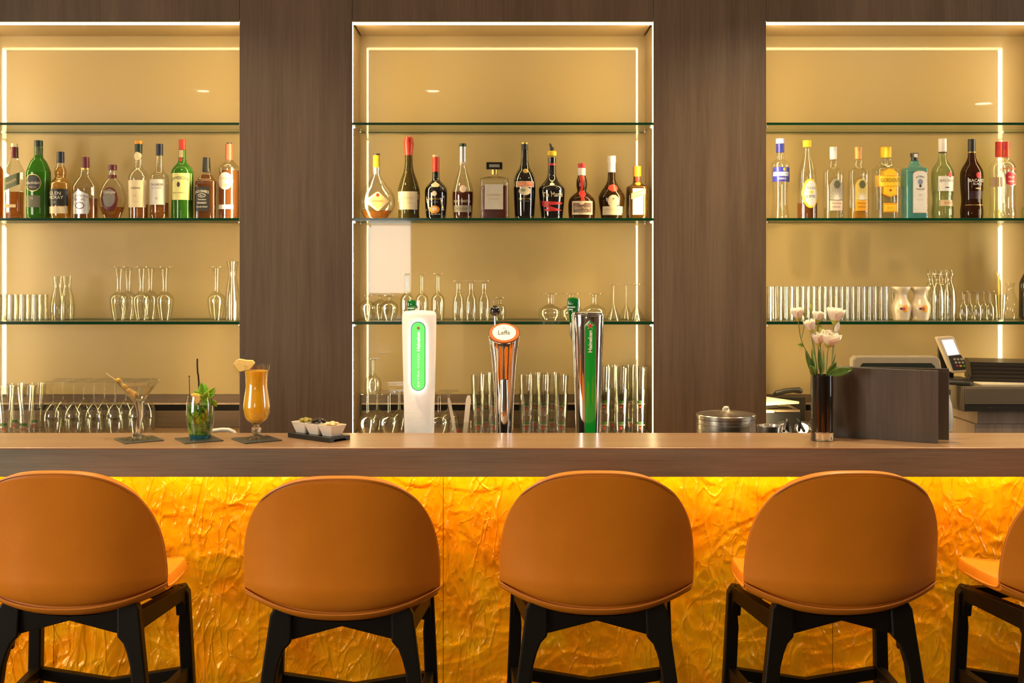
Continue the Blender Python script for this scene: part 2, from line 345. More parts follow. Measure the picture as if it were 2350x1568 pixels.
for sc_, rz_, st_, cl, am_ in ((13, .7, (1, .38, 1), .045, -9.0), (13, -.9, (1, .38, 1), .045, -9.0), (24, .2, (1, .45, 1), .045, -3.2)):   # long creases running in several directions
    mp2 = N(nt, 'ShaderNodeMapping'); mp2.inputs['Rotation'].default_value = (0, rz_, 0); mp2.inputs['Scale'].default_value = (st_[0], 1, st_[1]); nt.links.new(tc_.outputs['Object'], mp2.inputs[0])
    n2 = N(nt, 'ShaderNodeTexNoise'); n2.inputs['Scale'].default_value = sc_; n2.inputs['Detail'].default_value = 1.2; n2.inputs['Distortion'].default_value = .8; nt.links.new(mp2.outputs[0], n2.inputs['Vector'])
    s1 = N(nt, 'ShaderNodeMath', operation='SUBTRACT'); s1.inputs[1].default_value = .5; nt.links.new(n2.outputs[0], s1.inputs[0])
    s2 = N(nt, 'ShaderNodeMath', operation='ABSOLUTE'); nt.links.new(s1.outputs[0], s2.inputs[0])
    s3 = N(nt, 'ShaderNodeMath', operation='MINIMUM'); s3.inputs[1].default_value = cl; nt.links.new(s2.outputs[0], s3.inputs[0]); addh(s3.outputs[0], am_)
bp_ = N(nt, 'ShaderNodeBump'); bp_.inputs['Strength'].default_value = .7; bp_.inputs['Distance'].default_value = .010; nt.links.new(acc, bp_.inputs['Height']); nt.links.new(bp_.outputs[0], bs_.inputs['Normal'])
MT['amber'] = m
def crumple(x, z):
    p = Vector((x, z, 0.0)); w1 = noise.noise_vector(p*3.1 + Vector((5, 2, 9))) * .16 + noise.noise_vector(p*11 + Vector((1, 7, 3))) * .035
    q = p + w1; h = 0
    for f, a, pw, o in ((6.5, .0050, 7, 3.1), (11, .0040, 7, 8.7), (19, .0026, 6, 1.3), (34, .0011, 4, 4.4)):
        n = noise.noise(Vector((q.x*f, q.y*f, o))); msk = .35 + .65*max(0, min(1, .5 + 1.3*noise.noise(Vector((p.x*2.5 + o, p.y*2.5, 7.7)))))
        h += a * msk * (max(0.0, 1 - abs(n)*1.7)) ** pw
    d, pts = noise.voronoi(Vector((q.x*7.0, q.y*7.0, .37)))
    c = pts[0]; rx = noise.noise(c*9.1); rz = noise.noise(c*7.3 + Vector((3, 3, 3)))
    h += ((q.x*7 - c.x)*rx + (q.y*7 - c.y)*rz) * .013
    d2, pts2 = noise.voronoi(Vector((q.x*17.0, q.y*17.0, 2.37))); c2 = pts2[0]
    h += ((q.x*17 - c2.x)*noise.noise(c2*5.1) + (q.y*17 - c2.y)*noise.noise(c2*6.3 + Vector((3, 3, 3)))) * .0055
    return h
seams = [-1668, -773, 122, 1017, 1912, 2807]
for i in range(5):
    xa, xb = X(seams[i], YP) + .0007, X(seams[i+1], YP) - .0007
    vis = 0 < i < 5
    st = .0046 if 1 <= i <= 3 or i == 4 else .02
    if i == 0: st = .02
    lo, hi = max(xa, -1.5), min(xb, 1.55)
    xs = [xa + (xb-xa)*t/round((xb-xa)/st) for t in range(round((xb-xa)/st)+1)]
    if i in (1, 4): xs = [x for k_, x in enumerate(xs) if lo-.05 <= x <= hi+.05 or k_ % 5 == 0 or x in (xa, xb)]
    if xs[-1] < xb - 1e-5: xs.append(xb)
    zs = [k_*.03 for k_ in range(14)]; z = .40
    while z < 1.052: zs.append(z); z += .0046
    zs.append(1.056)
    me = M(); nx = len(xs)
    me.v = [(x, (YP-YF) - crumple(x, z) + .006, z) for z in zs for x in xs]
    me.f = [(r*nx+c, r*nx+c+1, (r+1)*nx+c+1, (r+1)*nx+c) for r in range(len(zs)-1) for c in range(nx-1)]
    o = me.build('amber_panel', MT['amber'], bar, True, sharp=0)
M().box(-3.2, 3.6, .085, .100, ZT-.0665, ZT-.0605).build('light_strip', MT['led_bar'], bar, False)
# ================================================================ bar stools
def shell_grid():
    rows = []   # (centre y, centre z, half width, lift, normal angle)
    seat = [(.205, .812, .150, .004), (.198, .800, .178, .010), (.17, .794, .190, .016), (.11, .790, .199, .022), (.04, .788, .205, .028), (-.03, .786, .211, .036),
            (-.09, .782, .216, .046), (-.140, .781, .220, .056), (-.178, .787, .2225, .066), (-.203, .810, .2245, .074), (-.219, .838, .2255, .080), (-.228, .870, .2255, .082)]
    for r in seat: rows.append(r)
    for i in range(1, 21): t = i/20; rows.append((-.228 - .042*t**1.3, .870 + .268*t, .2255, .082*(1-.35*t)))
    return rows
def shell_mesh():
    rows = shell_grid(); nu = 32; m = M()
    pts = [Vector((0, r[0], r[1])) for r in rows]
    for i, (y, z, W, L) in enumerate(rows):
        t = (pts[min(i+1, len(pts)-1)] - pts[max(i-1, 0)]).normalized(); nrm = Vector((0, -t.z, t.y)); nrm = nrm if nrm.dot(Vector((0, .35, .35)) - Vector((0, 0, 0))) > 0 or i < 3 else nrm
        if nrm.z < 0 and i < 8: nrm = -nrm
        if i >= 8 and nrm.y < 0: nrm = -nrm
        for k in range(nu+1):
            u = -1 + 2*k/nu; uu = math.sin(u*PI/2*.92)/math.sin(PI/2*.92)
            edge = W/.2255 if i > 11 else 1
            p = pts[i] + nrm * (L * (abs(uu)*edge)**2.3) + Vector((W*uu, 0, 0))
            if i == 11: p = Vector((W*uu, y + L*abs(uu)**2.3, z))
            if i > 11:        # the back: a square grid bent into a half superellipse
                tv = (i-11)/20; xd = uu*math.sqrt(1 - tv*tv/2); yd = tv*math.sqrt(1 - uu*uu/2)
                rr_ = math.hypot(xd, yd); ns = 2.75; k_ = rr_/((abs(xd)**ns + abs(yd)**ns)**(1/ns)) if rr_ > 1e-6 else 1
                xd *= k_; yd *= k_; p = Vector((.2255*xd, -.228 - .042*yd**1.3 + .082*(1-.35*yd)*abs(xd)**2.3, .870 + .263*yd))
            m.v.append(tuple(p))
    n = nu+1
    m.f = [(r*n+c, r*n+c+1, (r+1)*n+c+1, (r+1)*n+c) for r in range(len(rows)-1) for c in range(nu)]
    return m, rows, nu
def make_stool(first=True):
    root = empty('bar_stool', (0, 0, 0))
    m, rows, nu = shell_mesh(); n = nu+1; nr = len(rows)
    V = [Vector(v) for v in m.v]
    # vertex normals pointing inward (towards the sitter)
    def g(i, k): return V[max(0, min(nr-1, i))*n + max(0, min(n-1, k))]
    def nrm(i, k):
        i = min(i, nr-2); k = max(1, min(n-2, k))
        a = g(i+1, k) - g(i-1, k); b = g(i, k+1) - g(i, k-1); c = a.cross(b)
        if c.length < 1e-9: c = Vector((0, 1, 0))
        c.normalize(); return c
    ref = nrm(5, 16); sgn = 1 if ref.z > 0 else -1
    TH = .030
    def closed(i0, i1):
        mm = M(); cnt = i1-i0+1
        prof = [(0.0, 0.0), ]   # outer
        outer = []; inner = []
        for i in range(i0, i1+1):
            for k in range(n):
                u = abs(-1 + 2*k/nu); e = 1.0
                outer.append(g(i, k)); inner.append(g(i, k) + nrm(i, k)*sgn*TH)
        mm.v = [tuple(p) for p in outer + inner]; off = len(outer)
        q = lambda r, c, o=0: o + r*n + c
        for r in range(cnt-1):
            for c in range(nu):
                mm.f.append((q(r, c), q(r, c+1), q(r+1, c+1), q(r+1, c))); mm.f.append((q(r, c, off), q(r+1, c, off), q(r+1, c+1, off), q(r, c+1, off)))
            for c in (0, nu): mm.f.append((q(r, c), q(r+1, c), q(r+1, c, off), q(r, c, off)))
        for c in range(nu):
            mm.f.append((q(0, c), q(0, c+1), q(0, c+1, off), q(0, c, off))); mm.f.append((q(cnt-1, c), q(cnt-1, c+1), q(cnt-1, c+1, off), q(cnt-1, c, off)))
        return mm
    js = 9                                   # row of the seam between seat shell and back panel
    s = closed(0, js).build('seat', MT['leather'], root, sharp=0); subsurf(s, 2)
    b = closed(js, nr-1).build('backrest', MT['leather'], root, sharp=0); subsurf(b, 2)
    # piping round the rim and along the lower seam
    rim = [g(i, 0) + nrm(i, 0)*sgn*.004 for i in range(0, nr)] + [g(nr-1, k) for k in range(1, n-1)] + [g(i, nu) + nrm(i, nu)*sgn*.004 for i in range(nr-1, -1, -1)]
    cl = [p.copy() for i, p in enumerate(rim) if i == 0 or (p - rim[i-1]).length > .004]
    for _ in range(3): cl = [cl[0]] + [(cl[i-1] + cl[i]*2 + cl[i+1])/4 for i in range(1, len(cl)-1)] + [cl[-1]]
    sm = []
    for i in range(len(cl)-1):
        for t in (0, .5):
            p0, p1, p2, p3 = cl[max(0, i-1)], cl[i], cl[i+1], cl[min(len(cl)-1, i+2)]
            sm.append(.5*((2*p1) + (-p0+p2)*t + (2*p0-5*p1+4*p2-p3)*t*t + (-p0+3*p1-3*p2+p3)*t**3))
    M().tube(sm, .0026, 6).build('rim_piping', MT['piping'], root)
    M().tube([g(js, k) - nrm(js, k)*sgn*.0002 for k in range(n)], .0019, 6).build('seam_piping', MT['piping'], root)
    D = MT['dark']
    def leg(sx, y0, lean, xo, xi, slope, top):
        """outline in x-z, then thickened in y"""
        out = [(xi-.020, top-.012), (xi-.004, top+.004), (xo-.012, top+.008), (xo, top-.012)]
        out += [(xo + slope*(top-z), z) for z in (.55, .25, 0)]
        inn = [(xi + slope*(top-z)*.80 + .0, z) for z in (0, .25, .55, .67)] + [(xi+.006, .70), (xi-.003, .722), (xi-.018, .738)]
        poly = [(sx*x, z) for x, z in out + inn]
        f = lambda d: (lambda x, z: (x, y0 + lean*(top-z) + d, z))
        o = M().prism(poly, f(-.015), f(.015)).build('leg', D, root, False); bevel(o, .0045, 3); return o
    for sx in (-1, 1):
        leg(sx, -.150, -.10, .163, .132, .125, .812)
        leg(sx, .135, .05, .203, .172, .04, .770)
    def rail(pl, y, t=.026, nm='seat_rail'):
        o = M().prism(pl, lambda x, z: (x, y-t/2, z), lambda x, z: (x, y+t/2, z)).build(nm, D, root, False); bevel(o, .002, 2)
    rail([(-.125, .800), (-.125, .750), (-.113, .741), (0, .771), (.113, .741), (.125, .750), (.125, .800), (.06, .785), (0, .781), (-.06, .785)], -.146)
    rail([(-.17, .772), (-.17, .735), (0, .755), (.17, .735), (.17, .772)], .135)
    for sx in (-1, 1):       # side rails with rounded inner corners, and foot rails
        a = Vector((sx*.147, -.146)); b_ = Vector((sx*.186, .135)); dr = (b_-a); nn = Vector((-dr.y, dr.x)).normalized()*.012
        pl = [(0, .79), (0, .70), (.06, .70), (.075, .728), (.11, .742), (.89, .742), (.925, .728), (.94, .70), (1, .70), (1, .775)]
        f = lambda sgn_: (lambda t, z: (a.x + dr.x*t + sgn_*nn.x, a.y + dr.y*t + sgn_*nn.y, z))
        bevel(M().prism(pl, f(-1), f(1)).build('side_rail', D, root, False), .002, 2)
        a2 = Vector((sx*.170, -.172)); b2 = Vector((sx*.192, .142)); d2 = b2-a2; n2 = Vector((-d2.y, d2.x)).normalized()*.011
        f2 = lambda sgn_: (lambda t, z: (a2.x + d2.x*t + sgn_*n2.x, a2.y + d2.y*t + sgn_*n2.y, z))
        bevel(M().prism([(.02, .568), (.02, .535), (1, .530), (1, .563)], f2(-1), f2(1)).build('footrest_rail', D, root, False), .002, 2)
    fr = lambda y, w, z, d: rail([(-w, z), (-w, z-.03), (0, z-.03-d), (w, z-.03), (w, z), (0, z-d)], y, .022, 'footrest_rail')
    fr(.142, .178, .560, .028); fr(-.176, .160, .556, .028)
    return root
stool0 = make_stool()
ST = [(147, 2.895, 0, 'tan leather bar stool with black legs, leftmost, cut by the left edge of the picture'),
      (776, 2.868, 1.5, 'tan leather bar stool with black legs, second from the left, below the three cocktails'),
      (1376, 2.895, -1.5, 'tan leather bar stool with black legs in front of the chrome beer taps'),
      (1938, 2.895, 1.0, 'tan leather bar stool with black legs in front of the flower vase'),
      (2528, 2.895, 2, 'tan leather bar stool showing only its left side at the right picture edge')]
for i, (px, y, rz, lab) in enumerate(ST):
    o = stool0 if i == 0 else copy_tree(stool0)
    o.location = (X(px, y-.19), y, 0); o.rotation_euler.z = math.radians(rz)
    tag(o, lab, 'bar stool', 'bar stools along the counter')
stools = [o for o in COL.objects if o.name.startswith('bar_stool')]
for i, o in enumerate(stools): o.scale = (1, 1, .990 if i == 1 else .996)
# ================================================================ bottles
YO = 4.72; S = YO / F
def interp(prof, z):
    if z <= prof[0][1]: return prof[0][0]
    for (r0, z0), (r1, z1) in zip(prof, prof[1:]):
        if z0 <= z <= z1: return r0 + (r1-r0)*(z-z0)/max(1e-9, z1-z0)
    return prof[-1][0]
class Body:
    """a thing with a base at pixel column cx; pixel rows are turned into metres once, at its own distance Y"""
    def __init__(s, name, label, cat, cx, zb, Y=YO, group=None, n=2.0, depth=1.0):
        s.cx, s.Y, s.s, s.n, s.d = cx, Y, Y/F, n, depth
        s.zb = zb; s.by = PY(zb, Y)
        s.e = empty(name, (X(cx, Y), Y, zb + .0002), label, cat, group)
    def pr(s, rows, k=1.0):
        return sorted([(hw*s.s*k, max(0, (s.by-py)*s.s)) for hw, py in rows], key=lambda t: t[1])
    def lathe(s, part, rows, mat, n=None, depth=None, sharp=50, k=1.0, seg=28, cap0=True, cap1=True):
        pr = s.pr(rows, k); return lathe(pr, n or s.n, depth or s.d, seg, cap0, cap1).build(part, mat, s.e, sharp=sharp)
    def glass(s, rows, mat, part='glass_body'):
        # smooth the silhouette
        pr = s.pr(rows); z0 = pr[0][1]
        if z0 > 0: pr = [(pr[0][0], 0)] + pr
        out = []
        for i in range(len(pr)-1):
            p0, p1, p2, p3 = [Vector(pr[max(0, min(len(pr)-1, j))]) for j in (i-1, i, i+1, i+2)]
            for t in (0, .25, .5, .75):
                q = .5*((2*p1) + (-p0+p2)*t + (2*p0-5*p1+4*p2-p3)*t*t + (-p0+3*p1-3*p2+p3)*t**3)
                lo, hi = sorted((p1.x, p2.x)); out.append((max(lo*.97, min(hi*1.03, q.x)), q.y))
        out.append(pr[-1]); out = [(r, max(z, out[0][1])) for r, z in out]
        fin = [(out[0][0]*.9, out[0][1]), (out[0][0], out[0][1]+.0022)]
        for r, z in out[1:]:
            if z > fin[-1][1] + .0006: fin.append((r, z))
        s.prof = fin
        return lathe(fin, s.n, s.d, 32, True, True).build(part, mat, s.e, sharp=60)
    def liquid(s, level, mat, k=.90):
        zl = (s.by-level)*s.s; pr = [(r*k, z) for r, z in s.prof if .004 < z < zl]
        pr = [(pr[0][0], .0035)] + pr + [(interp(s.prof, zl)*k, zl)]
        return lathe(pr, s.n, s.d, 24).build('liquid', mat, s.e, sharp=60)
    def fy(s, x, z, off=.0006):
        r = interp(s.prof, z) if s.prof else .02; t = min(abs(x)/max(r, 1e-5), .985)
        return -s.d*r*(1-t**s.n)**(1/s.n) - off
    def decal(s, part, poly, mat, off=.0007, cols=12, rows=6, lab=None):
        """poly: convex outline in pixels; laid onto the front of the bottle"""
        pts = [((px-s.cx)*s.s, (s.by-py)*s.s) for px, py in poly]
        x0, x1 = min(p[0] for p in pts), max(p[0] for p in pts); m = M(); n = len(pts)
        eps = (x1-x0)*1e-4
        for c in range(cols+1):
            x = x0+eps + (x1-x0-2*eps)*c/cols; zz = []
            for i in range(n):
                (a, b), (c_, d) = pts[i], pts[(i+1) % n]
                if (a <= x < c_) or (c_ <= x < a): zz.append(b + (d-b)*(x-a)/(c_-a))
            lo, hi = (min(zz), max(zz)) if zz else (0, 0)
            for r in range(rows+1):
                z = lo + (hi-lo)*r/rows; m.v.append((x, s.fy(x, z, off), z))
        m.f = [(c*(rows+1)+r, (c+1)*(rows+1)+r, (c+1)*(rows+1)+r+1, c*(rows+1)+r+1) for c in range(cols) for r in range(rows)]
        o = m.build(part, mat, s.e, sharp=0)
        if lab: o['label'] = lab
        if 'label' in part: s.label_part = o
        return o
    def rect(s, part, x0, x1, y0, y1, mat, **k): return s.decal(part, [(x0, y0), (x1, y0), (x1, y1), (x0, y1)], mat, **k)
    def ell(s, part, cx, cy_, rx, ry, mat, **k): return s.decal(part, [(cx+rx*math.cos(a), cy_+ry*math.sin(a)) for a in (2*PI*i/20 for i in range(20))], mat, **k)
    def text(s, txt, cx, cy_, size, mat, w=None, off=.0012, rot=0, arch=0, bold=0.0, part='lettering', flat=None):
        """size: capital height in pixels, w: width in pixels"""
        me = text_mesh(txt, bold); vs = me.vertices
        xs = [v.co.x for v in vs]; x0, x1 = min(xs), max(xs); ys = [v.co.y for v in vs]; y0, y1 = min(ys), max(ys)
        k = size*s.s/.7; kx = w*s.s/(x1-x0) if w else k
        ca, sa = math.cos(rot), math.sin(rot)
        for v in vs:
            a, b = (v.co.x-(x0+x1)/2)*kx, (v.co.y-(y0+y1)/2)*k
            if arch: b -= arch*s.s*(a/((x1-x0)*kx/2))**2
            lx, lz = (cx-s.cx)*s.s + a*ca - b*sa, (s.by-cy_)*s.s + a*sa + b*ca
            v.co = (lx, flat(lx, lz) if flat else s.fy(lx, lz, off), lz)
        me.materials.append(mat); return place(part, me, getattr(s, 'label_part', None) or s.e)
def text_mesh(txt, bold=.012):
    cu = bpy.data.curves.new('lettering', 'FONT'); cu.body = txt; cu.size = 1; cu.resolution_u = 3; cu.offset = bold; cu.fill_mode = 'BOTH'
    o = bpy.data.objects.new('lettering', cu); me = bpy.data.meshes.new_from_object(o)
    bpy.data.objects.remove(o); bpy.data.curves.remove(cu); me.name = 'lettering'; me.materials.clear(); return me
def liq(name, tint, edge=None, tr=0, tcol=(1, 1, 1)):
    edge = edge or [c*.4 for c in tint]; return thin_glass(name, tint, edge, .02, .25, 2, tr=tr, tcol=tcol)
# coloured glasses and spirits
L_amber = liq('amber_spirit', (.72, .40, .10), tr=.35, tcol=(.50, .20, .03)); L_gold = liq('golden_spirit', (.85, .60, .16), tr=.35, tcol=(.75, .40, .04))
L_red = liq('dark_red_spirit', (.22, .04, .02), tr=.7, tcol=(.14, .03, .012)); L_brown = liq('brown_spirit', (.42, .17, .05), tr=.45, tcol=(.22, .08, .02))
L_blue = liq('blue_spirit', (.45, .88, .92), tr=.2, tcol=(.12, .55, .62)); L_clear = liq('clear_spirit', (.97, .98, .95), (.7, .7, .6))
def cg(name, col, tr=.3, k=.35): return thin_glass(name, col, [c*.3 for c in col], .06, .6, 3, tr=tr, tcol=[c*k for c in col])
G_green = cg('green_bottle_glass', (.14, .52, .05), .45, .5); G_olive = cg('olive_bottle_glass', (.28, .20, .04), .55, .35)
G_dark = pbr('black_bottle_glass', (.010, .008, .006), .06, coat=1, var=0); G_brown = cg('brown_bottle_glass', (.22, .07, .02), .6, .3)
G_pale = cg('pale_green_bottle_glass', (.78, .86, .55), .10, .6); G_aqua = cg('turquoise_bottle_glass', (.42, .86, .86), .22, .62); G_clear = MT['glass2']
G_frost = thin_glass('textured_bottle_glass', (.95, .96, .93), (.55, .53, .4), .05, .5, 3, rough=.06, bump=160)
cream = opq('label_cream', (.80, .66, .42), .5); white = opq('label_white', (.80, .76, .68), .5); black = opq('label_black', (.02, .018, .016), .4); navy = opq('cap_navy', (.02, .025, .05), .3)
maroon = opq('foil_maroon', (.14, .02, .025), .3); red = opq('wax_red', (.62, .045, .02), .3); goldm = opq('gold_foil', (.72, .48, .14), .3, metal=.8); silver = opq('silver_foil', (.66, .63, .58), .3, metal=.7)
yellow = opq('cap_yellow', (.86, .58, .02), .35); orange = opq('cap_orange', (.85, .32, .015), .35); green = opq('label_green', (.10, .12, .05), .4); kraft = opq('label_beige', (.62, .46, .24), .5)
ink = opq('print_dark', (.05, .035, .03), .5); pink = opq('label_pink', (.85, .64, .50), .5); brownl = opq('label_brown', (.20, .10, .06), .5); blue = opq('label_blue', (.03, .035, .30), .3); greyl = opq('label_grey', (.22, .20, .17), .5)
pale = opq('print_pale', (.85, .78, .66), .5); cork = opq('cork', (.62, .38, .16), .6); redl = opq('label_red', (.60, .03, .03), .4); dgreen = opq('cap_dark_green', (.015, .035, .02), .35); wht2 = opq('cap_white', (.88, .80, .74), .4)
orl = opq('label_orange', (.90, .40, .02), .4); yell = opq('label_yellow', (.92, .62, .03), .4); lav = opq('cap_lavender', (.62, .60, .85), .35)
Z2 = ZS[1]; GRP = 'spirit bottles on the middle shelves'
def bottle(cx, label, rows, glass, n=2.0, d=1.0, Y=YO, caps=(), lq=None, name='spirit_bottle', k=.9):
    b = Body(name, label, 'bottle', cx, Z2, Y, GRP, n, d); b.prof = None
    b.glass(rows, glass)
    if lq: b.liquid(lq[0], lq[1], k)
    for part, rr, mat in caps: b.lathe(part, rr, mat, n=2.0 if n < 6 else 2.0, depth=1.0, seg=20, sharp=40)
    return b
BB = 503
# --- left niche
b = bottle(-14, 'amber whisky bottle cut off by the left edge of the picture', [(8, 335), (8, 372), (17, 385), (20, 402), (20, BB)], L_amber and cg('amber_bottle_glass', (.75, .36, .08), .35, .5), caps=[('cap', [(9, 330), (9, 352)], maroon)])
b = bottle(33, 'square whisky bottle with a slanted green label beside the left edge', [(8, 345), (8.5, 366), (13, 378), (18.5, 392), (19.5, 405), (18.5, BB)], G_clear, 6, .9, caps=[('stopper', [(7.5, 330), (7.5, 338)], cream), ('foil', [(8.5, 338.2), (8.7, 363)], maroon)], lq=(441, L_amber))
b.decal('slanted_label', [(14.5, 411), (51, 397), (51, 424), (14.5, 440)], green); b.text('WALKER', 33, 418, 6, kraft, w=26, rot=.42); b.rect('lower_label', 16, 43, 470, 477, kraft)
b = bottle(88.5, 'triangular green whisky bottle with an oval black label', [(9.3, 340), (9.5, 360), (17, 372), (24.5, 392), (25.5, 405), (25, 490), (23, BB)], G_green, 3, .9, caps=[('cap', [(9.6, 323), (9.6, 337)], dgreen), ('foil', [(9.3, 337.2), (9.6, 357)], green)], lq=(415, liq('deep_green_spirit', (.10, .28, .03), tr=.5, tcol=(.02, .05, .01))))
b.ell('oval_label', 84, 421, 19.5, 20, goldm, off=.0005); b.ell('oval_label', 84, 421, 18, 18.5, black, off=.0010); b.text('Glenfiddich', 84, 421, 6.5, pale, w=32, off=.0016); b.rect('lower_label', 68, 101, 450, 477, opq('label_olive', (.13, .12, .07), .5)); b.text('12', 82, 456, 5, pale, off=.0012)
b.text('SPECIAL', 84, 431, 3, kraft, w=18, off=.0016)
b = bottle(139, 'rounded amber whisky bottle with a swollen neck and a black label', [(8, 362), (8, 378), (12.5, 388), (13.5, 398), (12.5, 408), (21, 418), (24.5, 428), (24.5, 485), (23, BB)], G_clear, caps=[('cap', [(8.3, 349), (8.6, 374)], navy)], lq=(384, L_gold))
b.rect('front_label', 116.5, 161, 435, 473, black); b.text('GLEN', 134, 445, 7.5, pale, w=28); b.text('MORAY', 136, 454.5, 7.5, pale, w=34); b.text('12', 134, 465, 4, pale); b.rect('lower_label', 116.5, 160, 475, 491, cream)
b = bottle(196, 'wide shouldered whisky bottle with a silver crest label', [(10, 385), (11, 400), (19, 411), (27, 424), (29, 438), (28.5, BB)], G_clear, 2.6, .8, caps=[('cap', [(9, 361), (9, 386)], maroon), ('collar', [(10.2, 386.5), (10.2, 391)], goldm)], lq=(456, L_amber))
b.decal('crest_label', [(170, 448), (188, 438), (212, 448), (214, 480), (210, 492), (172, 492)], silver); b.text('CHIVAS', 191, 450, 5, maroon, w=36, arch=4); b.text('REGAL', 191, 459, 5, maroon, w=26); b.ell('crest', 191, 473, 11, 8, maroon, off=.0011, cols=8); b.ell('crest', 191, 473, 9, 6, silver, off=.0015, cols=8)
b = bottle(258, 'pinched round whisky flask with a maroon ring label', [(8.5, 385), (9, 407), (15, 415), (25, 430), (31, 450), (31.5, 462), (28, 480), (19, BB)], G_clear, 2.3, .62, caps=[('cap', [(10, 379), (10, 391)], maroon), ('neck_band', [(9.4, 402), (9.4, 409)], maroon)], lq=(476, L_amber))
b.ell('ring_label', 257, 458, 19.5, 27, maroon, off=.0007); b.ell('ring_label', 256, 455, 14.5, 21, greyl, off=.0013); b.text('Dimple', 257, 443, 6.5, pale, w=27, off=.0018)
b = bottle(318, 'tall clear whisky bottle with an orange stopper and a cream label', [(7.5, 340), (8, 372), (9, 383), (17, 394), (22, 404), (23, 416), (22.5, BB)], G_clear, caps=[('stopper', [(9.5, 324), (9, 331)], orange), ('foil', [(8.6, 331.2), (8.2, 352)], dgreen)], lq=(470, L_amber))
b.ell('medallion', 317, 359, 9, 9.5, cream, off=.002, cols=8); b.rect('front_label', 298, 338, 415, 477, cream); b.text('OBAN', 317, 433, 5, ink, w=21); b.text('14', 316, 450, 7, kraft); b.text('YEARS', 317, 464, 3.5, kraft, w=16)
b = bottle(366, 'clear whisky bottle with a black cap and a white label', [(7.8, 345), (8, 380), (10, 391), (17, 402), (21.5, 412), (22, BB)], G_clear, caps=[('cap', [(8.2, 331), (8.2, 357)], navy)], lq=(466, L_amber))
b.rect('front_label', 345.5, 383, 413, 471, white); b.text('TALISKER', 365, 425, 5, ink, w=31); b.text('10', 365, 457, 4.5, ink); b.text('ISLE OF SKYE', 365, 433, 2.8, greyl, w=24)
b = bottle(418.5, 'tall green whiskey bottle with a red cap and a pale yellow label', [(8, 345), (9, 368), (13, 377), (21, 386), (24.5, 395), (25, 410), (24.5, BB)], G_green, caps=[('cap', [(8.2, 321), (8.2, 344)], red)], lq=(398, liq('dark_green_spirit', (.10, .2, .03), tr=.5, tcol=(.02, .04, .01))))
b.rect('neck_label', 412, 422, 345, 362, kraft, cols=4); b.ell('neck_seal', 417, 367, 4.5, 4.5, redl, off=.0015, cols=6); b.rect('front_label', 394.5, 442, 399, 460, opq('label_pale_yellow', (.80, .74, .28), .5)); b.text('JAMESON', 417, 411, 7, ink, w=38, arch=3); b.ell('crest', 416, 425, 4, 6, ink, off=.0012, cols=6); b.text('IRISH WHISKEY', 417, 444, 3, greyl, w=30)
b = bottle(474, 'short square black labelled whiskey bottle with a black cap', [(8, 385), (9.5, 397), (14, 406), (22, 417), (24, 424), (24, BB)], G_clear, 6, .95, caps=[('cap', [(8, 362), (9.5, 395)], black)], lq=(402, L_brown))
b.rect('front_label', 451.5, 486, 430, 486, black); b.text('JACK DANIEL\'S', 469, 441, 6, pale, w=31, arch=3); b.ell('oval', 469, 450, 9, 4.5, pale, off=.0011, cols=8); b.ell('oval', 469, 450, 8, 3.5, black, off=.0015, cols=8); b.text('No 7', 469, 450, 3, pale, off=.002); b.text('Tennessee', 469, 459, 3.6, pale, w=19); b.text('WHISKEY', 469, 467, 4.2, pale, w=22); b.text('SOUR MASH', 469, 476, 3.2, pale, w=25)
b = bottle(526, 'amber whisky bottle with a red neck foil beside the left pillar', [(8.5, 345), (9, 368), (16, 376), (22.5, 385), (24, 398), (24, BB)], G_clear, caps=[('foil', [(8.8, 331), (9.2, 368)], opq('foil_copper_red', (.52, .13, .07), .3)), ('cap', [(6, 328), (6, 331)], ink)], lq=(392, cg('copper_spirit', (.72, .30, .10), .4, .5)))
b.ell('round_label', 522, 417, 18, 20, pink); b.text('CARDHU', 522, 411, 4.5, opq('print_orange', (.55, .22, .06)), w=25); b.ell('crest', 522, 427, 5, 4, kraft, off=.0012, cols=6); b.rect('lower_label', 504, 540, 471, 481, white)
# --- middle niche
b = bottle(864, 'flat round brandy flask with a diamond shaped label', [(7.5, 360), (8, 398), (10, 405), (22, 423), (37, 442), (42.5, 462), (40, 480), (30, 496), (25, BB)], G_clear, 2.2, .55, caps=[('neck_foil', [(7.8, 357), (8.2, 385)], yellow), ('cap', [(8, 353), (7.8, 357)], ink), ('seal', [(8.4, 385), (7.6, 400)], silver)], lq=(484, L_amber))
b.decal('diamond_label', [(869, 440), (894, 463), (869, 487), (838, 463)], pink, off=.0006); b.decal('diamond_label', [(869, 443), (890, 463), (869, 483), (847, 463)], opq('label_peach', (.85, .48, .18)), off=.0012); b.ell('seal', 869, 449, 4, 4, redl, off=.0018, cols=6); b.text('ARMAGNAC', 869, 463, 3.5, ink, w=26, off=.0018)
b = bottle(938, 'dark wine shaped bottle with a red wax capsule and a beige label', [(8.5, 345), (9, 375), (12, 395), (19, 415), (25, 436), (25.5, 455), (24, 487), (25, BB)], G_olive, caps=[('wax_capsule', [(9, 315), (12.2, 331), (11.6, 334), (10, 345), (8.8, 357)], red)], lq=(372, liq('dark_wine', (.16, .08, .02), tr=.6, tcol=(.03, .015, .006))))
b.text('CB', 938, 323, 7, maroon, w=10, off=.010); b.rect('front_label', 914.5, 962, 441, 482, cream); b.text('BOULARD', 938, 456, 5.5, kraft, w=28); b.text('CALVADOS', 938, 467, 3.5, kraft, w=24)
b = bottle(1000.5, 'black liqueur bottle with a red foil neck and gold ornaments', [(8, 390), (9, 412), (16, 421), (24, 431), (26, 443), (25, 475), (22, BB)], G_dark, caps=[('foil', [(8.2, 361), (8.3, 395)], red), ('stopper', [(8, 356), (8, 361)], kraft)])
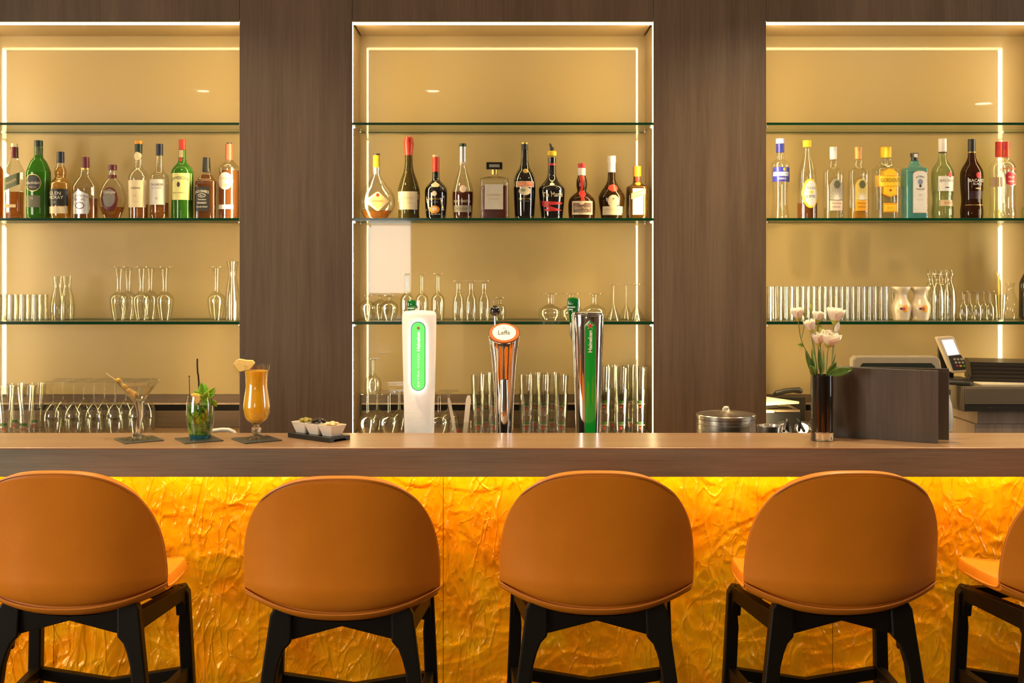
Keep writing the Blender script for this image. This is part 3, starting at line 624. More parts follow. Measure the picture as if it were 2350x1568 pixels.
st5 = lambda cx, cy_, r, r2: [(cx + (r if i % 2 == 0 else r2)*math.sin(i*PI/5), cy_ - (r if i % 2 == 0 else r2)*math.cos(i*PI/5)) for i in range(10)]
b.decal('star', [(1000, 418), (1010, 425), (1007, 431), (993, 431), (990, 425)], cream, off=.001, cols=8); b.ell('ornament', 998, 446, 6, 6, pink, cols=8); b.text('COINTREAU', 999, 458, 4.5, goldm, w=28); b.text('NOIR', 999, 465, 3.4, greyl, w=16)
for i in range(7): b.ell('flower', 980+((i*37) % 6), 455+i*4.6, 2.2, 2.2, (goldm, pink, pale)[i % 3], cols=4); b.ell('flower', 1018-((i*29) % 6), 453+i*4.8, 2.2, 2.2, (pink, pale, goldm)[i % 3], cols=4)
b.ell('sunrise', 998.5, 482, 12, 9, orange, cols=10); b.ell('sunrise', 998.5, 481, 6, 5, pink, cols=8, off=.0012); b.text('LIQUEUR', 999, 493, 2.6, pale, w=26)
b = bottle(1062, 'slender clear cognac bottle with a silver sleeve and a round seal', [(7, 345), (7.5, 380), (10, 392), (17, 412), (23.5, 435), (25, 447), (24.5, 470), (22, BB)], G_clear, caps=[('cap', [(8.2, 330), (8.2, 337)], dgreen), ('sleeve', [(7.8, 337.2), (7.8, 372)], silver), ('foil', [(7.4, 372.2), (7.2, 379)], pink)], lq=(441, L_red))
b.ell('seal', 1063, 435, 8, 8.5, pink, cols=8); b.text('REMY MARTIN', 1061, 463, 6, cream, w=37); b.rect('lower_label', 1042, 1082, 472.5, 488, opq('label_taupe', (.36, .30, .21))); b.text('V.S.O.P', 1061, 480, 4.5, ink, w=26)
b = bottle(1134.5, 'square textured liqueur bottle with a rectangular black stopper', [(9, 400), (10, 405), (24, 408), (31, 412), (32.5, 420), (32.5, BB)], G_frost, 7, .9, caps=[('collar', [(7.5, 389), (7.5, 402)], goldm)], lq=(428, L_red))
o = M().box(-18.5*S, 18.5*S, -.017, .017, (b.by-390)*S, (b.by-373)*S).build('stopper', G_dark, b.e, False); bevel(o, .0025, 2)
b.prof_keep = b.prof; M().box(-12*S, 12*S, -.0176, -.0171, (b.by-385)*S, (b.by-378)*S).build('stopper_plate', greyl, b.e, False)
b.rect('front_label', 1112.5, 1154.5, 425, 482, opq('label_silver_beige', (.62, .56, .46), .45)); b.text('DISARONNO', 1134, 449, 5, kraft, w=32); b.text('ORIGINALE', 1134, 458, 3.2, kraft, w=24)
b = bottle(1204, 'tall black cream liqueur bottle with an arched orange label', [(8, 345), (9, 372), (13, 386), (20, 398), (25, 412), (25.5, 425), (24.5, 465), (22.5, BB)], G_dark, caps=[('cap', [(8, 331), (8, 344)], black), ('cap_top', [(7.6, 327.5), (7.6, 331)], goldm)])
b.ell('emblem', 1206, 394, 6.5, 5.5, goldm, cols=8); b.ell('scene_label', 1204, 440, 14.5, 9.5, cream, off=.0006)
am = lambda r, y0: [(1204+20.5*math.sin(a), y0-r*math.cos(a)) for a in ()]
b.rect('arched_label', 1184, 1224.5, 418, 431, cream, off=.0011); b.rect('arched_label', 1186, 1222.5, 419.5, 429.5, opq('label_orange_red', (.78, .16, .05)), off=.0015); b.text('BAILEYS', 1204.5, 424.5, 7, cream, w=32, off=.002)
b.ell('scene_label', 1200, 438, 6, 3.5, opq('label_moss', (.30, .32, .16)), off=.0012, cols=8); b.text('THE', 1204, 452, 2.8, goldm, w=7); b.text('ORIGINAL', 1204, 457.5, 4, goldm, w=28); b.text('IRISH CREAM', 1204, 463, 3, greyl, w=22)
b = bottle(1266.5, 'broad black coffee liqueur bottle with a pourer and red stripes', [(9.2, 362), (9, 385), (10, 402), (15, 413), (25, 425), (30.5, 434), (29.5, 455), (26.5, 485), (25, BB)], G_dark, caps=[('collar', [(9.5, 358), (11, 355), (11, 349), (9.5, 347)], yellow), ('neck_band', [(9.4, 376), (9.4, 380)], redl)])
zz = lambda py: (b.by-py)*S
M().tube([(0, 0, zz(348)), (-.002, 0, zz(340)), (-.006, 0, zz(332)), (-.009, 0, zz(330))], [.008, .006, .004, .0035], 10).build('pourer', black, b.e); M().tube([(.004, 0, zz(347)), (.006, 0, zz(338))], .0022, 8).build('air_tube', black, b.e)
b.text('Tia Maria', 1267, 448, 11, cream, w=46, rot=.04); b.decal('red_stripe', [(1240, 462), (1292, 466), (1291, 470), (1241, 474)], redl, cols=10); b.decal('red_stripe', [(1241, 472), (1250, 471), (1290, 484), (1270, 486)], redl, cols=10, off=.0011); b.decal('red_stripe', [(1246, 481), (1270, 480), (1280, 485), (1252, 487)], redl, cols=8, off=.0014)
b = bottle(1335, 'squat brown orange liqueur bottle with a red ribbon and seal', [(8, 400), (9, 405), (12, 416), (12, 428), (10.5, 440), (19, 447), (28, 457), (31, 470), (30.5, 490), (29, BB)], G_brown, caps=[('cap', [(8.6, 375.5), (8.6, 386)], redl), ('neck_band', [(9, 386.2), (9, 403)], wht2)], lq=(425, liq('dark_orange_liqueur', (.1, .035, .01), tr=.7, tcol=(.02, .008, .004))))
b.decal('ribbon', [(1329, 404), (1341, 404), (1337, 440), (1332, 440)], red, cols=6, off=.0015); b.decal('ribbon', [(1331, 438), (1338, 438), (1340, 463), (1331, 463)], red, cols=6, off=.0012); b.ell('wax_seal', 1335, 446, 8.5, 8, redl, off=.002, cols=8)
b.rect('front_label', 1311.5, 1358, 463, 494, cream, off=.0006); b.rect('front_label', 1314, 1355.5, 467, 489, brownl, off=.0010); b.text('Grand Marnier', 1334.5, 478.5, 7, cream, w=37, off=.0015); b.ell('crest', 1333, 468.5, 6, 3, cream, off=.0014, cols=6); b.text('LIQUEUR', 1334.5, 486, 3, cream, w=20, off=.0015)
b = bottle(1403.5, 'dark herbal liqueur bottle with a cream capsule and round red seal', [(8.5, 392), (9, 412), (14, 425), (24, 440), (29.5, 452), (29, 465), (26, 485), (23.5, BB)], cg('dark_liqueur_glass', (.20, .09, .02), .6, .25), caps=[('capsule', [(9.5, 358.5), (10, 372), (8.8, 376), (8.8, 396)], wht2)], lq=(414, liq('herbal_liqueur', (.1, .04, .01), tr=.75, tcol=(.025, .008, .004))))
b.ell('wax_seal', 1405, 433, 11.5, 8.5, red, off=.002, cols=8); b.ell('round_label', 1405, 463, 13.5, 14, cream, off=.0008, cols=10); b.rect('lower_label', 1381.5, 1427.5, 475, 494.5, cream); b.text('BENEDICTINE', 1404.5, 482, 4, kraft, w=34); b.ell('crest', 1405, 458, 2.5, 2.5, greyl, off=.0014, cols=4)
b = bottle(1462, 'square orange liqueur bottle with an orange cap beside the right light strip', [(8.5, 405), (9, 418), (12, 423), (21, 429), (24, 437), (24, BB)], cg('amber_brown_glass', (.40, .20, .04), .5, .3), 5, .9, caps=[('cap', [(9.6, 382), (9.6, 406)], orange), ('foil', [(8.8, 406.2), (8.8, 418)], red)], lq=(428, L_brown))
b.rect('front_label', 1449.5, 1474, 434, 494, pink, off=.0008); b.decal('ribbon', [(1446, 445), (1479, 435), (1479, 447), (1446, 459)], opq('ribbon_taupe', (.42, .27, .16)), off=.0014); b.text('COINTREAU', 1462.5, 446, 4.2, pale, w=27, rot=.3, off=.002); b.ell('seal', 1463, 423, 6.5, 4, orange, off=.003, cols=6)
# --- right niche
b = bottle(1790.5, 'clear vodka bottle with a blue and white band beside the right pillar', [(9, 350), (9, 362), (12, 369), (19, 373), (21, 380), (19, 400), (17.5, 420), (17, 450), (17.5, 475), (20, 495), (19.5, BB)], MT['glass'], caps=[('cap', [(9.8, 319), (9.8, 330)], lav), ('foil', [(9.4, 330.5), (9.2, 350)], blue)])
b.rect('band_label', 1772, 1811, 385, 418, blue, off=.0007); b.rect('band_label', 1773, 1809, 396, 405, opq('print_white', (.85, .85, .9)), off=.0012); b.text('WYBOROWA', 1791, 400.5, 5, blue, w=30, off=.0017); b.ell('crest', 1795, 390, 3, 4, orange, off=.0013, cols=6); b.text('VODKA', 1791, 411, 4, pale, w=20)
b = bottle(1852.5, 'tapered clear syrup bottle with a yellow cap and an oval lime label', [(6, 340), (7, 350), (12, 368), (18, 390), (20, 406), (21, 430), (22.5, 468), (22.5, BB)], MT['glass'], caps=[('cap', [(9.8, 323), (9.6, 338)], yellow)], lq=(467, L_brown), k=.97)
b.ell('oval_label', 1855, 445, 19.5, 34, yell, off=.0007); b.ell('oval_label', 1856, 445, 15.5, 30, white, off=.0012); b.text('PULCO', 1857, 433, 5.5, ink, w=22, off=.0017); b.ell('lemon', 1857, 442, 5, 3, yell, off=.0017, cols=6); b.text('LIME', 1856, 452, 6, ink, w=22, off=.0017)
for cx, lab, capm, lm, lm2, tint in ((1912.5, 'clear tequila bottle with a pale cap and a grey agave label', wht2, opq('label_agave_grey', (.34, .30, .24)), pink, None), (1970, 'clear tequila bottle with a golden cap and a yellow agave label', opq('cap_bronze', (.72, .36, .10), .3), opq('label_agave_gold', (.62, .46, .10)), orl, 1)):
    b = bottle(cx, lab, [(8, 370), (8.2, 382), (12, 388), (19.5, 394), (22, 402), (22, BB)], MT['glass'], 2.8, .9, caps=[('cap', [(8.3, 338), (7.8, 366)], capm)], lq=(478, L_gold if tint else L_clear))
    b.decal('agave_label', [(cx-13, 485), (cx-13, 425), (cx-8, 415), (cx, 411), (cx+10, 415), (cx+16, 425), (cx+16, 485)], lm, off=.0007); b.rect('lower_label', cx-13, cx+16, 462, 484, lm2, off=.0012)
    b.ell('agave_head', cx+3, 425, 8, 9, opq('print_moss', (.12, .12, .06)), off=.0012, cols=6)
    for i in range(9):
        a = math.radians(-80 + 20*i); q = (cx+2, 460); tip = (q[0] + 17*math.sin(a), q[1] - 28*math.cos(a)*.85 - 2); px_, pz_ = math.cos(a)*1.6, math.sin(a)*1.6
        b.decal('agave_leaf', [(q[0]-px_, q[1]-pz_), tip, (q[0]+px_, q[1]+pz_)], pale, off=.0016, cols=4, rows=2)
    b.text('TEQUILA', cx+1.5, 468, 3.2, ink, w=22, off=.0017); b.text('SIERRA', cx+1.5, 476, 3.2, ink, w=18, off=.0017)
for cx, Y_, lab in ((2037, YO, 'clear gin bottle with a yellow cross shaped label, front one of the pair'), (2029, 4.80, 'clear gin bottle with a yellow cap half hidden behind its twin')):
    b = bottle(cx, lab, [(8, 364), (9, 372), (15, 380), (24, 389), (26.5, 400), (26.5, BB)], MT['glass'], 3, .75, Y_, caps=[('cap', [(8.6, 339), (8.6, 362)], yell if Y_ == YO else yellow), ('cap_top', [(8.2, 337.5), (8.2, 339)], orl)])
    b.decal('cross_label', [(cx-16, 395), (cx-5, 388), (cx+5, 388), (cx+16, 396), (cx+16, 448), (cx, 454), (cx-16, 448)], orl, off=.0006); b.decal('cross_label', [(cx-14, 397), (cx-5, 390), (cx+5, 390), (cx+14, 397), (cx+14, 446), (cx, 451), (cx-14, 446)], yell, off=.0010)
    b.rect('band_label', cx-25, cx+25, 404, 430, orl, off=.0015); b.rect('band_label', cx-24, cx+24, 406, 428, yell, off=.0019)
    if Y_ == YO: b.text("GORDON'S", cx, 415, 8.5, opq('print_brown', (.25, .08, .01)), w=43, off=.0024); b.ell('boar_mark', cx, 438, 3, 2.5, redl, off=.0016, cols=4); b.rect('lower_label', cx-16, cx+16, 467, 488, orl, off=.0007); b.rect('lower_label', cx-14, cx+14, 471, 485, yell, off=.0012); b.text('GIN', cx, 478, 4.5, orl, w=16, off=.0016)
b = bottle(2098.5, 'square turquoise gin bottle with a tall arched white label', [(8.5, 369), (9.5, 374), (14, 383), (23, 390), (26, 396), (26, BB)], G_aqua, 6, .85, caps=[('cap', [(9.2, 352), (9, 360), (7.8, 361), (7.6, 370)], black)], lq=(395, L_blue))
M().box(-4.2*S, 4.2*S, -.0170, -.0162, (b.by-362)*S, (b.by-354)*S).build('cap_plate', white, b.e, False)
b.decal('arched_label', [(2087, 490), (2087, 402), (2090, 397), (2098, 394), (2110, 394), (2118, 397), (2120, 402), (2120, 490)], opq('label_peach2', (.85, .50, .32)), off=.0006); b.decal('arched_label', [(2088.5, 488.5), (2088.5, 403), (2091.5, 398.5), (2099, 395.5), (2109, 395.5), (2116.5, 398.5), (2118.5, 403), (2118.5, 488.5)], white, off=.0010)
b.text('BOMBAY', 2104, 407, 4.5, ink, w=19, arch=2.5, off=.0015); b.ell('portrait', 2104, 419, 6, 6.5, opq('print_blue_grey', (.25, .30, .42)), off=.0015, cols=8); b.ell('portrait_base', 2104, 428, 3, 4, ink, off=.0014, cols=6); b.text('SAPPHIRE', 2104, 436.5, 4, ink, w=20, arch=-2, off=.0015); b.text('GIN', 2104, 449, 3, greyl, off=.0015); b.text('LONDON DRY', 2104, 460, 2.4, kraft, w=18, off=.0015)
b = bottle(2163, 'pale green rum bottle with a white cap and a white label', [(8.5, 352), (9, 363), (13, 373), (21, 386), (24.5, 400), (24, 430), (22, 460), (24, 485), (23, BB)], G_pale, caps=[('cap', [(9.2, 319), (9.2, 349)], wht2), ('cap_ring', [(8.8, 349.2), (8.8, 351)], ink)], lq=(440, L_clear))
b.rect('front_label', 2146, 2187, 406, 440, white); b.text('BACARDI', 2167, 416, 6, greyl, w=35); b.decal('red_seal', [(2167, 400), (2172, 396), (2177, 400), (2177, 405), (2172, 410), (2167, 405)], redl, off=.0014, cols=6); b.rect('lower_label', 2148, 2187, 460, 474, kraft); b.text('RUM', 2167, 467, 4, redl, w=16); b.ell('moustache', 2165, 432, 6, 1.2, ink, off=.0012, cols=6)
b = bottle(2230, 'dark brown rum bottle with a black cap and white letters', [(8.5, 352), (9, 361), (13, 372), (21, 386), (25, 400), (24.5, 430), (22.5, 460), (25, 485), (24, BB)], cg('dark_rum_glass', (.25, .07, .02), .6, .2), caps=[('cap', [(8.6, 320), (8.4, 349)], black), ('cap_ring', [(8.8, 349.2), (8.8, 351)], goldm)], lq=(368, liq('dark_rum', (.08, .03, .012), tr=.75, tcol=(.022, .006, .004))))
b.ell('red_seal', 2236, 404, 6.5, 7, redl, off=.0014, cols=8); b.text('BACARDI', 2234, 416, 7, pale, w=38); b.text('BLACK', 2234, 423.5, 5, pale, w=21); b.rect('thin_band', 2210, 2253, 471, 472.2, goldm); b.ell('crest', 2236, 434, 8, 1.6, kraft, cols=6); b.rect('lower_label', 2218, 2250, 440, 458, opq('label_deep_maroon', (.03, .008, .01)), cols=6)
for cx, Y_, lab in ((2308.5, YO, 'clear vodka bottle with a red cap and a red shield label'), (2293, 4.80, 'clear vodka bottle with a red cap behind the red shield one')):
    b = bottle(cx, lab, [(9, 363), (11, 368), (18, 376), (21.5, 386), (21.5, 412), (20, 440), (20, 475), (22, 490), (21, BB)], MT['glass'], caps=[('cap', [(8.6, 326), (8.6, 342)], redl), ('foil', [(8.8, 342.3), (8.8, 361)], red)], Y=Y_)
    if Y_ == YO:
        b.text('SMIRNOFF', 2308, 388, 5.5, redl, w=37, arch=3); b.decal('shield_label', [(2297, 402), (2302, 396), (2317, 396), (2327, 402), (2327, 424), (2312, 430), (2298, 424)], silver, off=.0007); b.decal('shield_label', [(2298.5, 403), (2303, 397), (2316, 397), (2325.5, 403), (2325.5, 422.5), (2312, 428.5), (2299.5, 422.5)], opq('label_crimson', (.45, .02, .04)), off=.0011); b.text('No.21', 2312, 408, 4.5, pale, w=14, off=.0016); b.text('VODKA', 2312, 418, 3.4, pale, w=16, off=.0016); b.text('TRIPLE', 2316, 469, 3, redl, w=14)
    else: b.rect('front_label', cx-21, cx+5, 408, 430, pink)
b = bottle(2366, 'bottle with a pale shoulder cut off by the right edge of the picture', [(9, 350), (11, 470), (18, 478), (20, 484), (20, BB)], G_pale, caps=[('cap', [(9, 330), (9, 349)], black)])
# ================================================================ glassware on the lower shelves and the back counter
Z3 = ZS[2]
ORD = ['first', 'second', 'third', 'fourth', 'fifth', 'sixth', 'seventh', 'eighth', 'ninth', 'tenth', 'eleventh', 'twelfth', 'thirteenth', 'fourteenth']
def gthing(name, label, cat, cx, zb, Y, group, parts):
    """parts: (part, rows(half width, height above base), material, capped) in pixels at the distance YO"""
    e = empty(name, (X(cx, Y), Y, zb + .0002), label, cat, group)
    for part, rows, mat, cap in parts:
        key = (part, tuple(rows), mat.name)
        if key not in MC:
            pr = [(r*S, h*S) for r, h in rows]; me_ = lathe(pr, 2, 1, 24, cap, cap); me = me_.mesh(part); me.materials.append(mat); me.set_sharp_from_angle(angle=math.radians(50)); MC[key] = me
        place(part, MC[key], e)
    return e
MC = {}
G, G2 = MT['glass'], MT['glass2']
def wall(rows, t=1.2):
    """outer silhouette plus inner wall, so rims and edges catch light twice"""
    return rows + [(max(.3, r-t), h) for r, h in rows[::-1]]
def sm(rows, n=4):
    out = []
    for i in range(len(rows)-1):
        p0, p1, p2, p3 = [Vector(rows[max(0, min(len(rows)-1, j))]) for j in (i-1, i, i+1, i+2)]
        for k in range(n):
            t = k/n; q = .5*((2*p1) + (-p0+p2)*t + (2*p0-5*p1+4*p2-p3)*t*t + (-p0+3*p1-3*p2+p3)*t**3); out.append((max(.3, q.x), q.y))
    return out + [rows[-1]]
def inverted(bowl_h, rim, belly, belly_h, stem_r, stem_top, foot_r, foot_h, tall_stem=False):
    """stemware standing upside down: rim on the shelf, foot in the air"""
    bowl = sm([(rim, 0), ((rim+belly)/2 + 1, belly_h*.45), (belly, belly_h), (belly*.86, belly_h + (bowl_h-belly_h)*.5), (belly*.42, bowl_h - 3), (stem_r + 1.2, bowl_h)])
    stem = sm([(stem_r+1.2, bowl_h), (stem_r, bowl_h + 4), (stem_r, (bowl_h+foot_h)/2), (stem_r, stem_top), (stem_r+3, foot_h-2)])
    foot = [(stem_r+3, foot_h-2), (foot_r*.6, foot_h-1.2), (foot_r, foot_h-.9), (foot_r, foot_h), (.3, foot_h)]
    return [('bowl', wall(bowl), G, False), ('stem', stem, G2, False), ('foot', foot, G2, False)]
def tumbler(h, top, bot, upside=False, mid=None):
    rows = [(bot, 0), (bot, .5)] + ([(mid, h*.5)] if mid else []) + [(top, h)]
    inner = [(top-1.2, h), ((mid or (top+bot)/2)-1.2, h*.5), (bot-1.4, 5), (.3, 4.5)]
    if upside:
        rows = [(top, 0), ((mid or (top+bot)/2), h*.5), (bot, h-.5), (bot, h), (.3, h)]; inner = [(.3, h-5), (bot-1.4, h-5), ((mid or (top+bot)/2)-1.2, h*.5), (top-1.2, 0)]
        return [('glass_wall', inner[::-1][:0] + rows[:4] , G, False), ('thick_base', [(bot-.3, h-5.5), (bot-.3, h-.6), (.3, h-.5)], G2, True), ('inner_wall', inner[1:], G, False)]
    return [('glass_wall', rows, G, False), ('inner_wall', inner, G, False), ('thick_base', [(bot-.3, .4), (bot-.3, 4.4)], G2, True)]
def row(name, cat, zb, group, parts, xs, fmt, Y=YO, jit=0):
    for i, cx in enumerate(xs):
        gthing(name, fmt % ORD[i] if '%s' in fmt else fmt, cat, cx, zb, Y + (random.uniform(-jit, jit)), group, parts)
B3 = PY(Z3, YO)      # pixel row of the lower shelf
# --- left niche, lower shelf
row('tumbler', 'glass', Z3, 'tumblers on the left lower shelf', tumbler(58, 13.5, 12.5, True), (2, 29, 56, 84), 'upturned tumbler, front row of the left shelf, %s from the picture edge', 4.70)
row('tumbler', 'glass', Z3, 'tumblers on the left lower shelf', tumbler(58, 13.5, 12.5, True), (14, 42, 70, 98), 'upturned tumbler, back row of the left shelf, %s from the picture edge', 4.78)
carafe = [('glass_wall', sm([(16, 0), (17.5, 14), (17.5, 34), (14, 55), (9.5, 72), (9, 80), (11.5, 100)]), G, False), ('inner_wall', sm([(15, 4), (16.2, 16), (16.2, 34), (12.8, 55), (8.4, 72), (8, 80), (10.6, 100)]), G, False), ('thick_base', [(15.5, .5), (15.5, 4)], G2, True)]
row('small_carafe', 'carafe', Z3, 'small carafes on the left lower shelf', carafe, (133,), 'small flared glass carafe beside the tumblers, front one')
row('small_carafe', 'carafe', Z3, 'small carafes on the left lower shelf', carafe, (154,), 'small flared glass carafe beside the tumblers, rear one', 4.79)
tallst = inverted(66, 13, 21, 44, 5, 100, 22, 122)
tallst[1] = ('stem', sm([(7, 66), (6, 72), (6.5, 95), (9, 114), (11, 119)]), G2, False)
row('footed_glass', 'glass', Z3, 'footed glasses on the left lower shelf', tallst, (273, 325, 378, 497), 'upturned footed glass on the left lower shelf, front row, %s from the left')
row('footed_glass', 'glass', Z3, 'footed glasses on the left lower shelf', tallst, (294, 345), 'upturned footed glass on the left lower shelf, back row, %s from the left', 4.79)
gthing('tall_carafe', 'tall wavy glass carafe at the right end of the left lower shelf', 'carafe', 534, Z3, 4.70, None, [('glass_wall', sm([(17, 0), (17.5, 20), (17.5, 45), (14, 75), (9.5, 100), (10.5, 118), (15, 134)]), G2, False), ('inner_wall', sm([(15, 4), (15.5, 22), (15.5, 45), (12.5, 75), (8.2, 100), (9.2, 118), (13.8, 134)]), G, False), ('thick_base', [(16.5, .5), (16.5, 5)], G2, True)])
# --- middle niche, lower shelf
snif = inverted(46, 13, 21.5, 27, 3.2, 52, 18, 57)
row('brandy_glass', 'glass', Z3, 'brandy glasses on the middle lower shelf', snif, (843, 893), 'upturned short stemmed brandy glass by the left light strip, %s of two')
gthing('brandy_glass', 'upturned short stemmed brandy glass standing behind the two by the left light strip', 'glass', 872, Z3, 4.80, 'brandy glasses on the middle lower shelf', snif)
tall2 = inverted(64, 13.5, 16, 42, 4, 100, 16, 107)
row('footed_glass', 'glass', Z3, 'tall footed glasses on the middle lower shelf', tall2, (934, 968, 1005), 'upturned tall footed glass above the frosted beer tap, %s from the left')
flute = inverted(66, 13, 14, 34, 5.5, 84, 16, 90)
row('flute_glass', 'glass', Z3, 'short flutes on the middle lower shelf', flute, (1052, 1081, 1111), 'upturned short flute left of the black tap knob, %s from the left')
row('flute_glass', 'glass', Z3, 'short flutes on the middle lower shelf', inverted(40, 11, 14, 22, 4, 46, 13, 52), (1147,), 'small upturned glass behind the black tap knob')
ball = inverted(36, 22, 27, 18, 6, 52, 23, 61)
row('balloon_glass', 'glass', Z3, 'balloon glasses on the middle lower shelf', ball, (1262, 1311, 1364), 'upturned balloon glass on the middle lower shelf, %s from the left')
mart = [('bowl', wall([(20, 0), (13, 14), (6, 27), (2.5, 35)], 1), G, False), ('stem', sm([(2.5, 35), (1.8, 42), (1.6, 60), (2.2, 76), (4, 80)]), G2, False), ('foot', [(4, 80), (12, 81.5), (18, 81.8), (18, 82.6), (.3, 82.6)], G2, False)]
row('martini_glass', 'glass', Z3, 'martini glasses on the middle lower shelf', mart, (1408, 1461), 'upturned martini glass at the right end of the middle shelf, %s of two in front')
gthing('martini_glass', 'upturned martini glass behind the two at the right end of the middle shelf', 'glass', 1437, Z3, 4.80, 'martini glasses on the middle lower shelf', mart)
# --- right niche, lower shelf
highball = tumbler(77, 12.6, 11.8, True)
row('highball_glass', 'glass', Z3, 'highball glasses on the right lower shelf', highball, [1772 + 25.5*i for i in range(11)], 'upturned highball glass, front row of the right shelf, %s from the pillar', 4.685)
row('highball_glass', 'glass', Z3, 'highball glasses on the right lower shelf', highball, [1785 + 25.5*i for i in range(11)], 'upturned highball glass, back row of the right shelf, %s from the pillar', 4.775)
milk = pbr('milk_white_glass', (.80, .66, .46), .25, coat=.5, var=.03)
for i, cx in enumerate((2068, 2112)):
    b = Body('ceramic_carafe', 'milky white carafe with an orange mark, %s of the pair' % ('left', 'right')[i], 'carafe', cx, Z3, 4.69, 'white carafes on the right lower shelf'); b.prof = None
    b.glass([(22, 658), (21, 664), (14, 675), (15, 686), (22, 700), (23, 712), (20, 727), (18, 738)], milk, 'carafe_body')
    b.ell('orange_mark', cx+3, 708, 8, 8.5, orl, cols=8); b.ell('red_mark', cx-3, 708, 6, 3.4, opq('mark_red', (.55, .12, .12)), off=.0013, cols=6); b.ell('bird_mark', cx-8, 708, 3, 2.2, ink, off=.0018, cols=4)
decan = [('glass_wall', sm([(14, 0), (14.5, 20), (14.5, 50), (12, 72), (6.5, 86), (5.5, 94)]), G2, False), ('neck_ball', sm([(5.5, 94), (9, 101), (9.5, 107), (7, 113), (6.5, 115)]), G2, False), ('inner_wall', sm([(12.5, 3), (13, 20), (13, 50), (10.5, 72), (5, 86)]), G, False), ('thick_base', [(13, .5), (13, 4)], G2, True)]
row('water_bottle', 'bottle', Z3, 'clear bottles on the right lower shelf', decan, (2152, 2179), 'clear glass bottle with a swollen neck, %s of the front two')
row('water_bottle', 'bottle', Z3, 'clear bottles on the right lower shelf', decan, (2136, 2166), 'clear glass bottle with a swollen neck, %s of the two behind', 4.80)
fl = inverted(42, 9, 10.5, 22, 2.8, 60, 12, 66)
row('flute_glass', 'glass', Z3, 'small stemmed glasses on the right lower shelf', fl, (2211, 2243, 2272), 'small upturned stemmed glass on the right shelf, front row, %s from the left')
row('flute_glass', 'glass', Z3, 'small stemmed glasses on the right lower shelf', fl, (2225, 2258), 'small upturned stemmed glass on the right shelf, back row, %s from the left', 4.79)
gthing('shot_glass', 'small tapered glass holding a yellow stirrer by the reflected light strip', 'glass', 2295, Z3, YO, None, tumbler(58, 15, 10))
e = empty('stirrer', (X(2293, YO), YO, Z3 + .01), 'forked yellow plastic stirrer standing in the small tapered glass', 'stirrer')
z_ = lambda py: (B3-py)*S - .01
M().tube([(0, 0, z_(730)), (-.002, 0, z_(690)), (-.004, 0, z_(660)), (-.004, 0, z_(640))], [.0016, .0016, .005, .0035], 8).build('shaft', yellow, e)
M().tube([(-.004, 0, z_(642)), (-.011, 0, z_(624))], .002, 8).build('prong', yellow, e); M().tube([(-.004, 0, z_(642)), (.003, 0, z_(628))], .002, 8).build('prong', yellow, e)
b = Body('spirit_bottle', 'dark green bottle with a red label at the right edge of the lower shelf', 'bottle', 2362, Z3, YO); b.prof = None
b.glass([(9, 585), (9, 620), (14, 632), (20, 645), (22, 660), (22, 738)], G_dark); b.lathe('cap', [(9, 570), (9, 586)], red, n=2); b.rect('front_label', 2344, 2380, 684, 714, redl)
gthing('carafe', 'round clear carafe beside the dark green bottle at the right edge', 'carafe', 2318, Z3, 4.80, None, [('glass_wall', sm([(17, 0), (21, 18), (19, 40), (9, 62), (8, 75), (12, 84)]), G2, False)])
# --- back counter, left niche
BC = PY(ZC, YO)
mark_r, mark_g = opq('star_red', (.50, .05, .02), .4), opq('print_green', (.05, .16, .03), .4)
def beer_parts(h, top, bot):
    return [('glass_wall', sm([(bot, 0), (bot, 6), (bot+1, h*.45), ((top+bot)/2+1.5, h*.75), (top, h)]), G2, False), ('inner_wall', sm([(bot-2, 8), (bot-1, h*.45), ((top+bot)/2, h*.75), (top-1.3, h)]), G, False), ('thick_base', [(bot-.5, .5), (bot-.5, 7)], G2, True)]
def marks(e, r, h0, k=1.0):
    """star and band printed on the front of a beer glass"""
    key = ('mk', r, h0)
    if key not in MC:
        def patch(x0, x1, z0, z1):
            m = M(); c = 6
            for i in range(c+1):
                x = x0 + (x1-x0)*i/c; y = -math.sqrt(max(0, (r*S)**2 - (x*S)**2)) - .0006; m.v += [(x*S, y, z0*S), (x*S, y, z1*S)]
            m.f = [(2*i, 2*i+2, 2*i+3, 2*i+1) for i in range(c)]; return m
        a = patch(-r*.72, r*.72, h0, h0+2.6).mesh('print_band'); a.materials.append(opq('print_band', (.30, .24, .14)))
        g_ = patch(-r*.5, r*.5, h0+3, h0+9).mesh('green_print'); g_.materials.append(mark_g)
        s_ = M(); pts = st5(0, 0, 4.2, 1.9); s_.v = [(x*S, -math.sqrt((r*S)**2 - (x*S)**2) - .0008, (h0-5.5-y)*S) for x, y in pts] + [(0, -r*S-.0008, (h0-5.5)*S)]; s_.f = [(i, (i+1) % 10, 10) for i in range(10)]
        s_ = s_.mesh('red_star'); s_.materials.append(mark_r); MC[key] = (a, g_, s_)
    for n_, me in zip(('print_band', 'green_print', 'red_star'), MC[key]): place(n_, me, e)
for i, (cx, Y_) in enumerate(((14, 4.68), (60, 4.68), (-32, 4.68), (38, 4.78), (84, 4.78))):
    e = gthing('beer_glass', 'flared beer glass with a red star at the left edge, %s, %s row' % (('first', 'second', 'outermost', 'left one', 'right one')[i], 'front' if Y_ < 4.7 else 'back'), 'glass', cx, ZC, Y_, 'beer glasses on the left back counter', beer_parts(110, 22, 14)); marks(e, 14.4, 19)
wine = inverted(72, 17, 23, 36, 1.7, 112, 22, 121)
row('wine_glass', 'glass', ZC, 'wine glasses on the left back counter', wine, (122, 169, 216, 264, 314), 'upturned wine glass on the left back counter, front row, %s from the left', 4.69)
